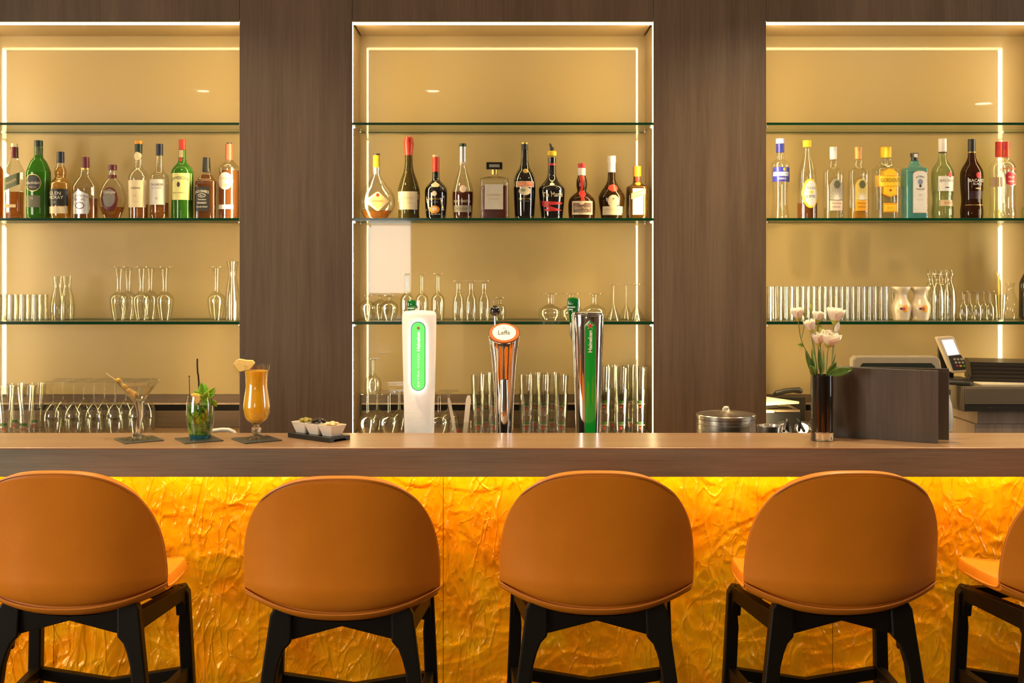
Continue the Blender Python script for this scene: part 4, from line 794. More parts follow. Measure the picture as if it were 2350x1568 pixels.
row('wine_glass', 'glass', ZC, 'wine glasses on the left back counter', wine, (144, 192, 240, 289, 336), 'upturned wine glass on the left back counter, back row, %s from the left', 4.79)
# --- back counter, middle niche
gob = inverted(50, 16, 24.5, 26, 4, 86, 25, 94)
row('goblet', 'glass', ZC, 'goblets on the middle back counter', gob, (844, 893, 1008), 'upturned beer goblet on the middle back counter, front row, %s from the left', 4.69)
row('goblet', 'glass', ZC, 'goblets on the middle back counter', gob, (866, 916, 1030), 'upturned beer goblet on the middle back counter, back row, %s from the left', 4.79)
gthing('goblet', 'goblet stacked foot to foot on the leftmost beer goblets', 'glass', 856, ZC + 95*S + .0006, 4.735, 'goblets on the middle back counter', inverted(40, 18, 20, 16, 5, 70, 17, 76))
def nest_parts(h, top, bot): return [('glass_wall', [(bot, 0), (bot, 5), (top, h)], G2, False), ('inner_wall', [(bot-.9, 7), (top-.8, h)], G, False), ('thick_base', [(bot-.5, .5), (bot-.5, 6)], G2, True)]
def stack(cx, Y_, h, top, bot, n_, lab, grp):
    for j in range(n_):
        e = gthing('beer_glass', lab % ('lower', 'upper')[j], 'glass', cx, ZC + j*(h*.46)*S + j*.0003, Y_, grp, nest_parts(h, top, bot)); marks(e, bot+.4, 21)
for i, cx in enumerate((1098, 1134, 1208, 1246, 1287)): stack(cx, 4.70, 92, 18.5, 13, 2, 'front row star marked beer glass between the taps, %s stack, %%s one' % ORD[i], 'stacked small beer glasses')
for i, cx in enumerate((1385, 1424, 1468)): stack(cx, 4.70, 104, 21, 14.5, 2, 'front row large beer glass by the right light strip, %s stack, %%s one' % ORD[i], 'stacked large beer glasses')
for i, cx in enumerate((1115, 1228, 1266)): stack(cx, 4.79, 92, 18.5, 13, 2, 'back row small beer glass between the taps, %s stack, %%s one' % ORD[i], 'stacked small beer glasses')
for i, cx in enumerate((1404, 1447)): stack(cx, 4.79, 104, 21, 14.5, 2, 'back row large beer glass by the right light strip, %s stack, %%s one' % ORD[i], 'stacked large beer glasses')
# ================================================================ beer taps on the service worktop
ZSV = struct_top
YT = 3.44; ST_ = YT/F
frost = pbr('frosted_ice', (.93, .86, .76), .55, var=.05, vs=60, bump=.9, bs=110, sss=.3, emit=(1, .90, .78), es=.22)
def column(name, label, cx, prof, mat, part='column', n=2, d=.9, Y=YT, k=.35):
    e = empty(name, (X(cx, Y), Y, ZSV + .0003), label, 'beer tap', 'beer taps behind the bar'); s = Y/F; by = PY(ZSV, Y)
    pr = sorted([(hw*s, (by-py)*s) for hw, py in prof], key=lambda t: t[1])
    return e, s, by, pr
e, s, by, pr = column('beer_tap', 'frosted white beer tap column with a glowing green badge', 962, [], frost)
pr = [(34.5*s, 0), (34, 0)] and sorted([(hw*s, (by-py)*s) for hw, py in ((34, by), (34, 992), (35.5, 920), (38, 820), (39.3, 740), (39.3, 724), (38, 718), (32, 714.5), (15, 713))], key=lambda t: t[1])
m = lathe(pr, 2, .85, 40)
o = m.build('column', frost, e, sharp=0)
def pill(x0, x1, y0, y1, yy, n=12):
    r = (x1-x0)/2; cx_ = (x0+x1)/2; pts = [(cx_+r*math.cos(a), y0+r-r*math.sin(a)) for a in (PI*i/n for i in range(n+1))] + [(cx_+r*math.cos(a), y1-r-r*math.sin(a)) for a in (PI+PI*i/n for i in range(n+1))]; return pts
def flatplate(pts, cx, s, by, y0, y1): return M().prism([((px-cx)*s, (by-py)*s) for px, py in pts], lambda x, z: (x, y0, z), lambda x, z: (x, y1, z))
yfr = -39*s*.85
badge = pbr('badge_green_lit', (.12, .62, .15), .3, emit=(.13, .80, .16), es=.75, coat=.4, var=.02)
flatplate(pill(946, 979, 736.5, 893, 0), 962, s, by, yfr-.0115, yfr-.0080).build('badge_frame', dgreen, e, False)
flatplate(pill(949, 976, 740, 890, 0), 962, s, by, yfr-.0079, yfr-.0060).build('back_light', emis('badge_back_light', (.93, .97, 1), 9), e, False)
M().box(-.004, .004, yfr-.0059, yfr+.01, (by-850)*s, (by-780)*s).build('badge_bracket', MT['steel'], e, False)
flatplate(pill(947.3, 977.7, 738, 891.5, 0), 962, s, by, yfr-.0130, yfr-.0116).build('badge', badge, e, False)
class Flat:
    """lettering on a flat plate"""
    text = Body.text
    def __init__(s_, e, cx, s, by, y): s_.e, s_.cx, s_.s, s_.by, s_.y = e, cx, s, by, y; s_.prof = None
    def fy(s_, x, z, off=.0006): return s_.y - off + .0006
    decal = Body.decal
whl = pbr('lettering_lit', (.9, .9, .85), .4, emit=(1, 1, .95), es=.6, var=0)
fb = Flat(e, 962, s, by, yfr-.0134)
fb.text('Heineken', 963, 781, 7.5, whl, w=44, rot=PI/2, bold=.03); fb.text('EXTRA COLD', 963, 846, 4.5, whl, w=76, rot=PI/2)
def star(e, cx0, cx, cy_, r, s, by, y, mat, nm='star'):
    mm = M(); pts = st5(cx, cy_, r, r*.42); mm.prism([((px-cx0)*s, (by-py)*s) for px, py in pts], lambda x, z: (x, y, z), lambda x, z: (x, y-.0006, z)).build(nm, mat, e, False)
star(e, 962, 963, 751, 5.0, s, by, yfr-.0132, opq('star_badge_red', (.55, .14, .06)))
# glowing ring of light behind the badge comes from its back-lit plate
l = bpy.data.lights.new('badge_light', 'AREA'); l.shape = 'RECTANGLE'; l.size = .05; l.size_y = .2; l.energy = .18; l.color = (.9, 1, .95)
lo_ = bpy.data.objects.new('badge_light', l); COL.objects.link(lo_); lo_.location = (X(962, YT), YT + yfr - .05, Z(815, YT)); lo_.rotation_euler = (PI/2, 0, 0)
bpy.data.objects.remove(lo_)
hgreen = pbr('handle_green', (.005, .16, .02), .15, coat=1, var=.03)
def handle(e, x0, x1, ytop, ybot, cx, s, by, yo):
    xm = (x0+x1)/2; hw = (x1-x0)/2
    rings = [ring(r*s, (by-py)*s, 3, .55, 20, (xm + dx - cx)*s, yo) for r, py, dx in ((hw*.55, ybot, -2), (hw*.75, ybot-25, -1), (hw, ytop+16, 0), (hw, ytop+6, 0), (hw*.85, ytop+2, 0), (hw*.5, ytop, 0))]
    M().loft(rings).build('handle', hgreen, e); M().loft([ring(r*s, (by-py)*s, 3, .5, 20, (xm + 3 - cx)*s, yo+.004) for r, py in ((hw*.6, ybot), (hw*1.0, ytop+16), (hw*.9, ytop+4), (hw*.5, ytop+1))]).build('handle_back', MT['chrome'], e)
handle(e, 931, 953, 690, 740, 962, s, by, .055)
M().tube([(-.02, .052, (by-740)*s), (-.018, .045, (by-770)*s), (0, .0, (by-790)*s)], .006, 10).build('lever', MT['chrome'], e)
fb.y = .055 - 11*s*.55 - .001; fb.text('Heineken', 940, 709, 3.6, whl, w=15)
# chrome column with the tilted round badge
e, s, by, _ = column('beer_tap', 'slim chrome beer tap with a tilted round badge and black ball lever', 1157, [], None)
rows = [(20, by), (20, 992), (21, 950), (23, 900), (26, 850), (29.5, 815), (33, 790), (34.5, 778), (35, 768)]
rings = []
for hw, py in rows:
    k = max(0, min(1, (830-py)/62)); sh = 0.78*k
    rings.append([(x, y, z + sh*y) for x, y, z in ring(hw*s, (by-py)*s, 2, .8, 40)])
M().loft(rings).build('column', MT['chrome'], e, sharp=30)
M().loft([[(x, y-.001, z) for x, y, z in ring(r*s, (by-py)*s, 2, 1, 24, 0, -17*s)] for r, py in ((6, by), (12, 985), (13, 972), (12, 940), (10, 900), (9, 870))]).build('front_flute', MT['chrome'], e)
tilt = math.atan(.78)
def disc(r, off, th, mat, nm, depth=.8*1.2):
    mm = M(); z0 = (by-768)*s; mt = Matrix.Translation((0, 0, z0)) @ Matrix.Rotation(tilt, 4, 'X')
    mm.loft([[tuple(mt @ Vector((x, y, off))) for x, y, _ in ring(r*s, 0, 2, depth, 40)], [tuple(mt @ Vector((x, y, off+th))) for x, y, _ in ring(r*s, 0, 2, depth, 40)]]); return mm.build(nm, mat, e, sharp=30)
disc(36.5, .0005, .004, MT['chrome'], 'badge_rim'); disc(34.5, .0048, .002, opq('badge_orange', (.75, .18, .05), .3), 'badge_ring')
cream_lit = pbr('badge_cream_lit', (.86, .78, .52), .35, emit=(1, .90, .62), es=.62, var=.02)
disc(27, .0071, .0015, cream_lit, 'badge', .99)
me = text_mesh('Leffe', .01); mt = Matrix.Translation((0, 0, (by-768)*s)) @ Matrix.Rotation(tilt, 4, 'X'); xs = [v.co.x for v in me.vertices]; ys = [v.co.y for v in me.vertices]; k = 27*s/(max(xs)-min(xs))
for v in me.vertices: v.co = mt @ Vector(((v.co.x-(max(xs)+min(xs))/2)*k, (v.co.y-(max(ys)+min(ys))/2)*k*1.5 - .002, .0092))
me.materials.append(ink); place('lettering', me, e)
M().tube([tuple(mt @ Vector((x*s, y*s + .010, .0092))) for x, y in ((-4, 0), (-2, 5), (0, 8), (2, 5), (4, 0))], .0006, 6).build('emblem', brownl, e)
M().tube([(-20*s, .035, (by-800)*s), (-20*s, .045, (by-760)*s), (-20.5*s, .046, (by-726)*s)], .0036, 10).build('lever', MT['chrome'], e)
lathe([(13*s*math.sin(a)+1e-5, -13*s*math.cos(a)) for a in (PI*i/14 for i in range(15))], seg=28).build('knob', pbr('black_knob', (.012, .01, .008), .08, coat=1, var=0), e, loc=(-21*s, .046, (by-715)*s))
M().tube([(-.022, -.012, (by-770)*s), (-.0245, -.006, (by-850)*s), (-.0195, -.004, (by-960)*s)], .0030, 8).build('side_trim', MT['steel'], e)
# big chrome column with the green strip
e, s, by, _ = column('beer_tap', 'wide chrome beer tap column with a long green strip', 1349, [], None)
pr = sorted([(hw*s, (by-py)*s) for hw, py in ((28, by), (28, 992), (31, 900), (34, 810), (36.5, 750), (37.5, 730), (37.3, 722), (35, 717), (30, 715), (12, 714))], key=lambda t: t[1])
lathe(pr, 2, .85, 44).build('column', MT['chrome'], e, sharp=25)
lathe([(36.8*s, 0), (38.3*s, .0015), (38.3*s, .004), (36.8*s, .0055)], 2, .85, 44, False, False).build('top_ring', MT['chrome'], e, loc=(0, 0, (by-726)*s))
rp_ = lambda z: interp(pr, z)
def strip_mesh(x0, x1, y0, y1, off, arc=True):
    mm = M(); hw = (x1-x0)/2; cx_ = (x0+x1)/2; nr = 30; nc = 8
    for r in range(nr+1):
        py = y1 + (y0-y1)*r/nr; w_ = hw
        if py < y0+hw: w_ = math.sqrt(max(0, hw**2 - (y0+hw-py)**2))
        for c in range(nc+1):
            x = (cx_ - 1349 + w_*(-1+2*c/nc))*s; z = (by-py)*s; R = rp_(z); mm.v.append((x, -.85*math.sqrt(max(0, R*R - x*x)) - off, z))
    mm.f = [(r*(nc+1)+c, r*(nc+1)+c+1, (r+1)*(nc+1)+c+1, (r+1)*(nc+1)+c) for r in range(nr) for c in range(nc)]; return mm
strip_mesh(1338.5, 1366, 732.5, by-2, .0012).build('strip_border', MT['steel'], e, sharp=0)
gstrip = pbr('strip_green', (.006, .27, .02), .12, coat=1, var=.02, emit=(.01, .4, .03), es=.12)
strip_mesh(1340.5, 1364, 735, by-3, .0022).build('green_strip', gstrip, e, sharp=0)
class OnTap(Flat):
    def fy(s_, x, z, off=.0006): R = rp_(z); return -.85*math.sqrt(max(0, R*R - x*x)) - .0024 - off
ot = OnTap(e, 1349, s, by, 0); wh_ = opq('lettering_white', (.9, .9, .86), .4)
ot.text('Heineken', 1352, 782, 8.6, wh_, w=50, rot=PI/2, bold=.035, off=.0006)
for r, mt_, of in ((9, wh_, .0004), (7, opq('star_bright_red', (.75, .03, .03)), .0009)):
    pts = st5(1352, 747, r, r*.40); mm = M(); mm.v = [((px-1349)*s, ot.fy((px-1349)*s, (by-py)*s, of), (by-py)*s) for px, py in pts + [(1352, 747)]]; mm.f = [(i, (i+1) % 10, 10) for i in range(10)]; mm.build('star', mt_, e, False)
handle(e, 1304, 1331, 684, 742, 1349, s, by, .05)
M().tube([(-35*s, .05, (by-738)*s), (-36*s, .045, (by-770)*s), (-24*s, .01, (by-800)*s)], .005, 10).build('lever', MT['chrome'], e)
fb = Flat(e, 1349, s, by, .05 - 13*s*.55 - .0012); fb.text('Heineken', 1313, 706, 3.8, whl, w=18); fb.text('BEER', 1312, 712, 2.6, whl, w=9); fb.text('No.1', 1312, 699, 2.2, whl, w=8)
# skimmer cup, canister, bar tools, faucet on the service worktop
def on_service(name, label, cat, cx, Y, group=None): return empty(name, (X(cx, Y), Y, ZSV + .0003), label, cat, group), Y/F, PY(ZSV, Y)
e, s, by = on_service('skimmer_jar', 'clear glass jar holding two foam skimmers beside the frosted tap', 'jar', 1057, 3.45)
lathe([(23*s, 0), (25*s, (by-967)*s)], seg=30, cap0=True, cap1=False).build('jar_wall', G2, e); lathe([(22*s, .004), (24*s, (by-967)*s)], seg=30, cap1=False).build('inner_wall', G, e)
lathe([(25*s, -.001), (25.8*s, 0), (25*s, .0015)], seg=30, cap0=False, cap1=False).build('rim', G2, e, loc=(0, 0, (by-967)*s)); b_ = M(); b_.box(-.010, -.003, -25*s-.001, -25*s, (by-990)*s, (by-984)*s).build('red_mark', redl, e, False)
skm = opq('skimmer_plastic', (.80, .68, .52), .35)
for (x0, y0, x1, y1, lab) in ((1046, 1000, 1029, 914, 'thin cream foam skimmer leaning left in the glass jar'), (1067, 1000, 1076, 909, 'broad cream foam skimmer leaning right in the glass jar')):
    wide = 4 if x0 < 1060 else 6.5
    a, c = Vector(((x0-1057)*s, 0, (by-y0)*s)), Vector(((x1-1057)*s, .006, (by-y1)*s)); a = a + (a-c)*.9
    if a.z < .006: a = c + (a-c)*((c.z-.006)/(c.z-a.z))
    e2 = empty('foam_skimmer', (X(1057, 3.45), 3.45, ZSV + .0003), lab, 'bar tool', 'foam skimmers in the jar')
    dirv = (c-a).normalized(); sd = Vector((dirv.z, 0, -dirv.x)); L = (c-a).length; pl = [(-wide*.8, 0), (-wide, .8), (-wide, .95), (-wide*.5, 1), (wide*.5, 1), (wide, .95), (wide, .8), (wide*.8, 0)]
    fn = lambda dy: (lambda u, t: tuple(a + dirv*L*t + sd*u*s*.5*2*.9 + Vector((0, dy, 0))))
    bevel(M().prism(pl, fn(-.0015), fn(.0015)).build('blade', skm, e2, False), .0008, 2)
YC_ = 3.55
e, s, by = on_service('steel_canister', 'polished steel canister with a pointed lid knob behind the bar', 'canister', 1666, YC_)
R = .0875; zt = ZC*0 + (Z(950, YC_) - ZSV)
lathe([(R*.985, 0), (R, .004), (R, zt-.045), (R*.985, zt-.044), (R, zt-.043), (R, zt-.029), (R*.985, zt-.028), (R, zt-.027), (R, zt-.014)], seg=56, cap1=True).build('canister_body', MT['steel'], e, sharp=25)
lathe([(R*1.012, zt-.0125), (R*1.015, zt-.002), (R*1.0, zt), (R*.96, zt-.0015), (R*.6, zt+.002), (R*.25, zt+.006), (R*.13, zt+.012), (R*.11, zt+.019), (R*.07, zt+.023), (R*.03, zt+.024)], seg=56).build('lid', MT['steel'], e, sharp=30)
e, s, by = on_service('mixing_cup', 'steel mixing cup rim showing beside the canister', 'cup', 1766, 3.45)
zt2 = Z(979, 3.45) - ZSV; lathe([(18*s, 0), (27*s, zt2), (29*s, zt2+.001), (29*s, zt2+.003), (26.5*s, zt2+.002), (17*s, .004)], seg=36, cap0=True, cap1=False).build('cup_body', MT['steel'], e); M().tube([(-27*s, -.02, zt2-.002), (-25*s, -.022, zt2-.03), (-20*s, -.02, zt2-.06)], .0015, 8).build('side_wire', MT['steel'], e)
for i, (cx, rz, lab) in enumerate(((1800, .5, 'coil rimmed cocktail strainer leaning left of the vase'), (1842, -.4, 'coil rimmed cocktail strainer touching the vase'))):
    e, s, by = on_service('cocktail_strainer', lab, 'bar tool', cx, 3.47, 'cocktail strainers')
    # stands in a black cup
    lathe([(14*s, 0), (17*s, (by-1004)*s)], seg=24).build('holder', black, e)
    T = Matrix.Translation((0, 0, (by-984)*s)) @ Matrix.Rotation(rz, 4, 'Y') @ Matrix.Rotation(.9, 4, 'X')
    pts = []
    for k in range(180):
        a = 2*PI*k/180; r0 = 16*s + .0035*math.cos(k*PI/4.5*2); pts.append(T @ Vector((r0*math.cos(a), r0*math.sin(a), .0035*math.sin(k*PI/4.5*2))))
    M().tube(pts, .0008, 5).build('coil', MT['chrome'], e)
    m2 = M(); m2.v = [tuple(T @ Vector(v)) for v in lathe([(15*s, -.0006), (15*s, .0006)], seg=24).v]; m2.f = lathe([(15*s, 0), (15*s, .001)], seg=24).f; m2.build('plate', MT['steel'], e, False)
    M().tube([T @ Vector((0, -.01, .002)), T @ Vector((0, .02, .004)), T @ Vector((0, .035, -.002))], .004, 8).build('grip', black, e)
    M().tube([(.012*(1-2*i), 0, (by-1003)*s), (.009*(1-2*i), 0, (by-968)*s)], .0042, 10).build('muddler', black, e)
e, s, by = on_service('faucet', 'white curved faucet spout rising just above the bar by the juice glass', 'faucet', 490, 3.50)
wen = opq('faucet_enamel', (.85, .82, .74), .2, coat=.6)
zz2 = lambda py: (by-py)*s
pts = [(-.03, 0, 0), (-.03, 0, .10), (-.02, 0, zz2(991)), (0, 0, zz2(989)), (.025, 0, zz2(986.5)), (.045, 0, zz2(987)), (.060, 0, zz2(992)), (.068, 0, zz2(1003)), (.068, 0, zz2(1015))]
M().tube(pts, .0062, 12).build('spout', wen, e); lathe([(.018, 0), (.018, .008), (.010, .012)]).build('base_flange', wen, e, loc=(-.03, 0, 0))
# ================================================================ drinks on the bar
ZB = ZT + .0002
slate = opq('slate_coaster', (.045, .048, .042), .35, var=.2, vs=120)
def ybar(py): return (CZ-ZT)*F/(py-CY)
for i, (cx, cyp, rz, lab) in enumerate(((319, 1010.3, 33, 'slate coaster under the martini glass'), (456.5, 1010.3, 30, 'slate coaster under the mint drink'), (589, 1010.3, 33, 'slate coaster under the orange juice cocktail'))):
    Y_ = ybar(cyp); o = M().box(-.052, .052, -.052, .052, 0, .0028).build('coaster', slate, None, False, loc=(X(cx, Y_), Y_, ZB)); o.rotation_euler.z = math.radians(rz); tag(o, lab, 'coaster', 'coasters on the bar'); bevel(o, .0006, 1)
ZCO = ZB + .003
SG = MT['sglass']; thin_clear = MT['glass2']
# martini
Y_ = ybar(1008.5); s = Y_/F; by = 1008.5 - .003/s
e = empty('martini_glass', (X(316.5, Y_), Y_, ZCO), 'martini glass with a twisted stem standing on the leftmost coaster', 'glass')
h = lambda py: (by-py)*s
cone = [(11, 922), (16, 917), (27, 903), (38, 888), (48, 875.5), (48.5, 874)]
lathe(sorted([(r*s, h(py)) for r, py in cone], key=lambda t: t[1]), seg=48, cap0=False, cap1=False).build('bowl', thin_clear, e)
lathe(sorted([((r-1.3)*s, h(py)) for r, py in cone[1:]], key=lambda t: t[1]), seg=48, cap0=True, cap1=False).build('bowl_inside', G, e)
lathe([(48.4*s, 0), (49*s, .0007), (48.4*s, .0014)], seg=48, cap0=False, cap1=False).build('rim', thin_clear, e, loc=(0, 0, h(874.8)))
M().loft([ring(r*s, h(py), 2, 1, 24, dx*s) for r, py, dx in ((9, 999, -1), (6.5, 990, -.5), (6, 982, .5), (7, 970, 4), (8.5, 955, 6.5), (10, 940, 6), (11.5, 928, 4), (11.5, 920, 3))]).build('stem', SG, e)
lathe([(33*s, .0004), (33*s, .0014), (20*s, .004), (12*s, .008), (9.5*s, .012)], seg=40).build('foot', thin_clear, e)
M().loft([ring(r*s, h(py), 2, 1, 20, -1*s) for r, py in ((13, 1005), (13, 1001), (8, 998))]).build('foot_knob', SG, e)
gin = thin_glass('gin', (.98, .96, .88), (.85, .75, .5), .05, .3, 2)
lathe(sorted([((r-2.2)*s, h(py)) for r, py in ((12, 920.5), (27, 903), (38, 889))], key=lambda t: t[1]), seg=40).build('drink', gin, e)
e = empty('olive_pick', (X(316.5, Y_), Y_, ZCO), 'wooden pick with five olives resting in the martini glass', 'garnish')
olive = opq('olive_green', (.50, .30, .02), .25, sss=.04, var=.15, coat=.4)
pa = Vector(((244-316.5)*s, -.002, h(857))); pb_ = Vector(((320-316.5)*s, -.006, h(909))); pts = [(274, 874, 6.5), (287, 887.5, 6.5), (298.5, 898, 7), (312.5, 905.5, 7.5)]
M().tube([pa, pa.lerp(pb_, .5), Vector(((312-316.5)*s, -.008, h(905)))], .0011, 8).build('pick', opq('wood_pick', (.7, .5, .28)), e)
for px, py, r in pts + [(305, 901, 6)]:
    m_ = M(); mt = Matrix.Translation(((px-316.5)*s, -.006, h(py))) @ Matrix.Rotation(.7, 4, 'Y') @ Matrix.Diagonal((1.2, 1, .95, 1))
    l_ = lathe([(r*s*math.sin(a)+1e-5, -r*s*math.cos(a)) for a in (PI*i/10 for i in range(11))], seg=16); l_.v = [tuple(mt @ Vector(v)) for v in l_.v]; l_.build('olive', olive, e)
# mojito
Y_ = ybar(1008); s = Y_/F; by = 1008 - .003/s; h = lambda py: (by-py)*s; CXM = 459.6
e = empty('mojito_glass', (X(CXM, Y_), Y_, ZCO), 'round tumbler filled with green mint drink on the middle coaster', 'glass')
pr = [(22, 1008), (24, 1003), (26, 997), (30, 975), (32.5, 950), (31, 925), (27.5, 908)]
lathe(sorted([(r*s, h(py)) for r, py in pr[2:]], key=lambda t: t[1]), seg=40, cap0=False, cap1=False).build('glass_wall', thin_clear, e)
lathe(sorted([(r*s, h(py)) for r, py in pr[:3]], key=lambda t: t[1]), seg=16).build('blue_base', MT['blueglass'], e)
lathe([(27.2*s, 0), (27.8*s, .0006), (27.2*s, .0012)], seg=40, cap0=False, cap1=False).build('rim', thin_clear, e, loc=(0, 0, h(908.5)))
m_, nt, out = nmat('mint_drink'); b2 = N(nt, 'ShaderNodeBsdfPrincipled'); nt.links.new(b2.outputs[0], out.inputs[0]); nz = noise_node(nt, 85, 3, (1, 1, .7), .55, .9)
r_ = ramp(nt, nz.outputs[0], [(.36, (.01, .05, .002)), (.5, (.06, .22, .004)), (.62, (.18, .40, .01)), (.74, (.50, .55, .10))]); nt.links.new(r_.outputs[0], b2.inputs['Base Color']); b2.inputs['Roughness'].default_value = .2; b2.inputs['Coat Weight'].default_value = 1; nt.links.new(r_.outputs[0], b2.inputs['Subsurface Radius'])
lathe(sorted([((r-1.6)*s, h(py)) for r, py in ((26, 996.5), (30, 975), (32.5, 950), (31.2, 928))], key=lambda t: t[1]), seg=36).build('drink', m_, e)
mint = opq('mint_leaf', (.16, .42, .015), .4, sss=.15, var=.35, vs=60); mintl = opq('mint_leaf_light', (.34, .58, .03), .4, sss=.15, var=.25, vs=60)
def leaf_mesh(L, W, curl=.3, fold=.25, n=8):
    m = M()
    for i in range(n+1):
        t = i/n; w = W*math.sin(PI*min(1, t*1.0))**.8*(1-.25*t) + .0001; z = curl*L*(t**2)
        for k in (-1, -.5, 0, .5, 1): m.v.append((w*k*.5, L*t, -z + fold*W*abs(k)*.5 + (.06*W if k in (-.5, .5) else 0)))
    m.f = [(i*5+k, i*5+k+1, (i+1)*5+k+1, (i+1)*5+k) for i in range(n) for k in range(4)]; return m
def leaf(e, name, mat, base, tip, W, roll=0, curl=.25, fold=.3):
    base, tip = Vector(base), Vector(tip); d = (tip-base); L = d.length; yv = d.normalized(); face = Vector((0, -1, 0)); zv = (face - yv*face.dot(yv))
    if zv.length < 1e-4: zv = Vector((0, 0, 1))
    zv.normalize(); xv = yv.cross(zv); R_ = Matrix((xv, yv, zv)).transposed() @ Matrix.Rotation(roll, 3, 'Y')
    m = leaf_mesh(L, W, curl, fold); m.v = [tuple(base + R_ @ Vector(v)) for v in m.v]; o = m.build(name, mat, e, sharp=0)
    sd = o.modifiers.new('thick', 'SOLIDIFY'); sd.thickness = .0004; return o
mt_e = empty('mint_sprig', (X(CXM, Y_), Y_, ZCO), 'fresh mint sprig sticking out of the green drink', 'garnish')
mz = lambda px, py, y=0: ((px-CXM)*s, y, h(py))
for bx_, tx, W_, y0, y1, mm_, ro in (((470, 915), (462, 878), 22, .004, .0, mint, .3), ((470, 912), (447, 898), 15, .0, -.008, mint, -.3), ((474, 914), (493, 890), 17, .0, .0, mintl, .2), ((474, 915), (494, 903), 13, .0, -.012, mint, -.4), ((468, 918), (455, 905), 12, -.004, -.014, mintl, .3), ((480, 910), (491, 930), 12, .0, -.01, mint, .5), ((473, 918), (480, 896), 16, -.004, -.012, mintl, -.2), ((470, 920), (484, 925), 12, -.006, -.018, mint, .2), ((488, 918), (497, 935), 10, 0, .002, mintl, -.2), ((470, 915), (470, 883), 14, .008, .008, mint, 0)):
    leaf(mt_e, 'leaf', mm_, mz(*bx_, y0), mz(*tx, y1), W_*s*1.25, ro, .15)
M().tube([mz(466, 960), mz(468, 935), mz(470, 915)], .0014, 6).build('stem', mint, mt_e)
le = empty('lemon_wedge', (X(CXM, Y_), Y_, ZCO), 'lemon wedge perched on the rim of the green drink', 'garnish')
wd = M().prism([((445-CXM)*s, h(904)), ((451-CXM)*s, h(902.5)), ((459-CXM)*s, h(903)), ((464.5-CXM)*s, h(906)), ((466-CXM)*s, h(914)), ((463-CXM)*s, h(923)), ((456-CXM)*s, h(925)), ((451-CXM)*s, h(916))], lambda x, z: (x, -.030, z), lambda x, z: (x, -.022, z)); bevel(wd.build('flesh', opq('lemon_flesh', (.86, .60, .18), .35, sss=.2, var=.15, vs=90), le, False), .001, 2)
M().tube([mz(444.5, 904.5, -.026), mz(451, 902, -.026), mz(459, 902.3, -.026), mz(465, 905.5, -.026)], .0022, 8).build('rind', yellow, le)
dk = opq('straw_dark', (.035, .014, .008), .3)
o = M().tube([mz(454, 960, .006), mz(455, 878, .006), mz(454, 862, .004), mz(453, 855, .002), mz(452.6, 838), mz(452.6, 823.5)], .0023, 10).build('drinking_straw', dk, None, loc=(X(CXM, Y_), Y_, ZCO)); tag(o, 'dark bendy straw standing tall in the mint drink', 'straw')
se = empty('stirrer', (X(CXM, Y_), Y_, ZCO), 'thin dark stirrer with a flat disc top in the mint drink', 'stirrer')
M().tube([mz(438.5, 960, -.004), mz(437.5, 920, -.008), mz(436.4, 864, -.01)], .0011, 8).build('shaft', dk, se); lathe([(.0027, 0), (.0027, .0022)], seg=14).build('disc', dk, se, loc=mz(436.3, 864, -.01))
# orange cocktail
Y_ = ybar(1007.5); s = Y_/F; by = 1007.5 - .003/s; h = lambda py: (by-py)*s; CJ = 589
e = empty('hurricane_glass', (X(CJ, Y_), Y_, ZCO), 'tall curved glass of orange juice cocktail on the rightmost coaster', 'glass')
pr = sm([(9, 972), (22, 964), (28, 953), (31, 938), (30.5, 925), (28, 907), (25.5, 890), (25.3, 875), (27, 856), (31.5, 838)], 4)
lathe([(r*s, h(py)) for r, py in pr], seg=44, cap0=False, cap1=False).build('bowl', thin_clear, e)
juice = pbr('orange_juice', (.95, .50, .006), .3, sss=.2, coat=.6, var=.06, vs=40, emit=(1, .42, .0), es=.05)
lathe([((r-1.1)*s, h(py)) for r, py in pr if py > 846], seg=40).build('juice', juice, e)
lathe([(31.4*s, 0), (32*s, .0007), (31.4*s, .0014)], seg=44, cap0=False, cap1=False).build('rim', thin_clear, e, loc=(0, 0, h(838.5)))
lathe([(r*s, h(py)) for r, py in sm([(12, 999), (8.5, 996), (7.5, 994.5), (11, 990), (11.5, 986), (10.5, 981.5), (7, 979), (8, 976), (10, 972), (12, 970)], 3)], seg=28).build('stem', SG, e)
lathe([(30*s, .0004), (30*s, .0012), (18*s, .004), (11*s, h(1000)), (11*s, h(999))], seg=40).build('foot', thin_clear, e)
pn = empty('pineapple_piece', (X(CJ, Y_), Y_, ZCO), 'pale yellow pineapple piece on the rim of the orange cocktail', 'garnish')
pp = [(537, 836), (545, 825.5), (551, 823.5), (566, 826), (581, 827), (586, 833), (580, 841), (573, 848), (556, 852), (549.5, 853)]
bevel(M().prism([((px-CJ)*s, h(py)) for px, py in pp], lambda x, z: (x, -.014, z), lambda x, z: (x, .002, z)).build('flesh', opq('pineapple', (.92, .72, .24), .35, sss=.3, var=.08, vs=80), pn, False), .0015, 3)
sk = [(537, 837), (549.5, 854), (547, 852), (536.5, 838)]
M().prism([((px-CJ)*s, h(py)) for px, py in ((536.2, 836.5), (538.5, 834.5), (551, 852), (549, 854.5))], lambda x, z: (x, -.0145, z), lambda x, z: (x, .0025, z)).build('skin', opq('pineapple_skin', (.60, .42, .08), .5), pn, False)
M().tube([((562-CJ)*s, .003, h(828)), ((560-CJ)*s, .003, h(815)), ((557-CJ)*s, .003, h(804))], .0011, 6).build('pick', dk, pn)
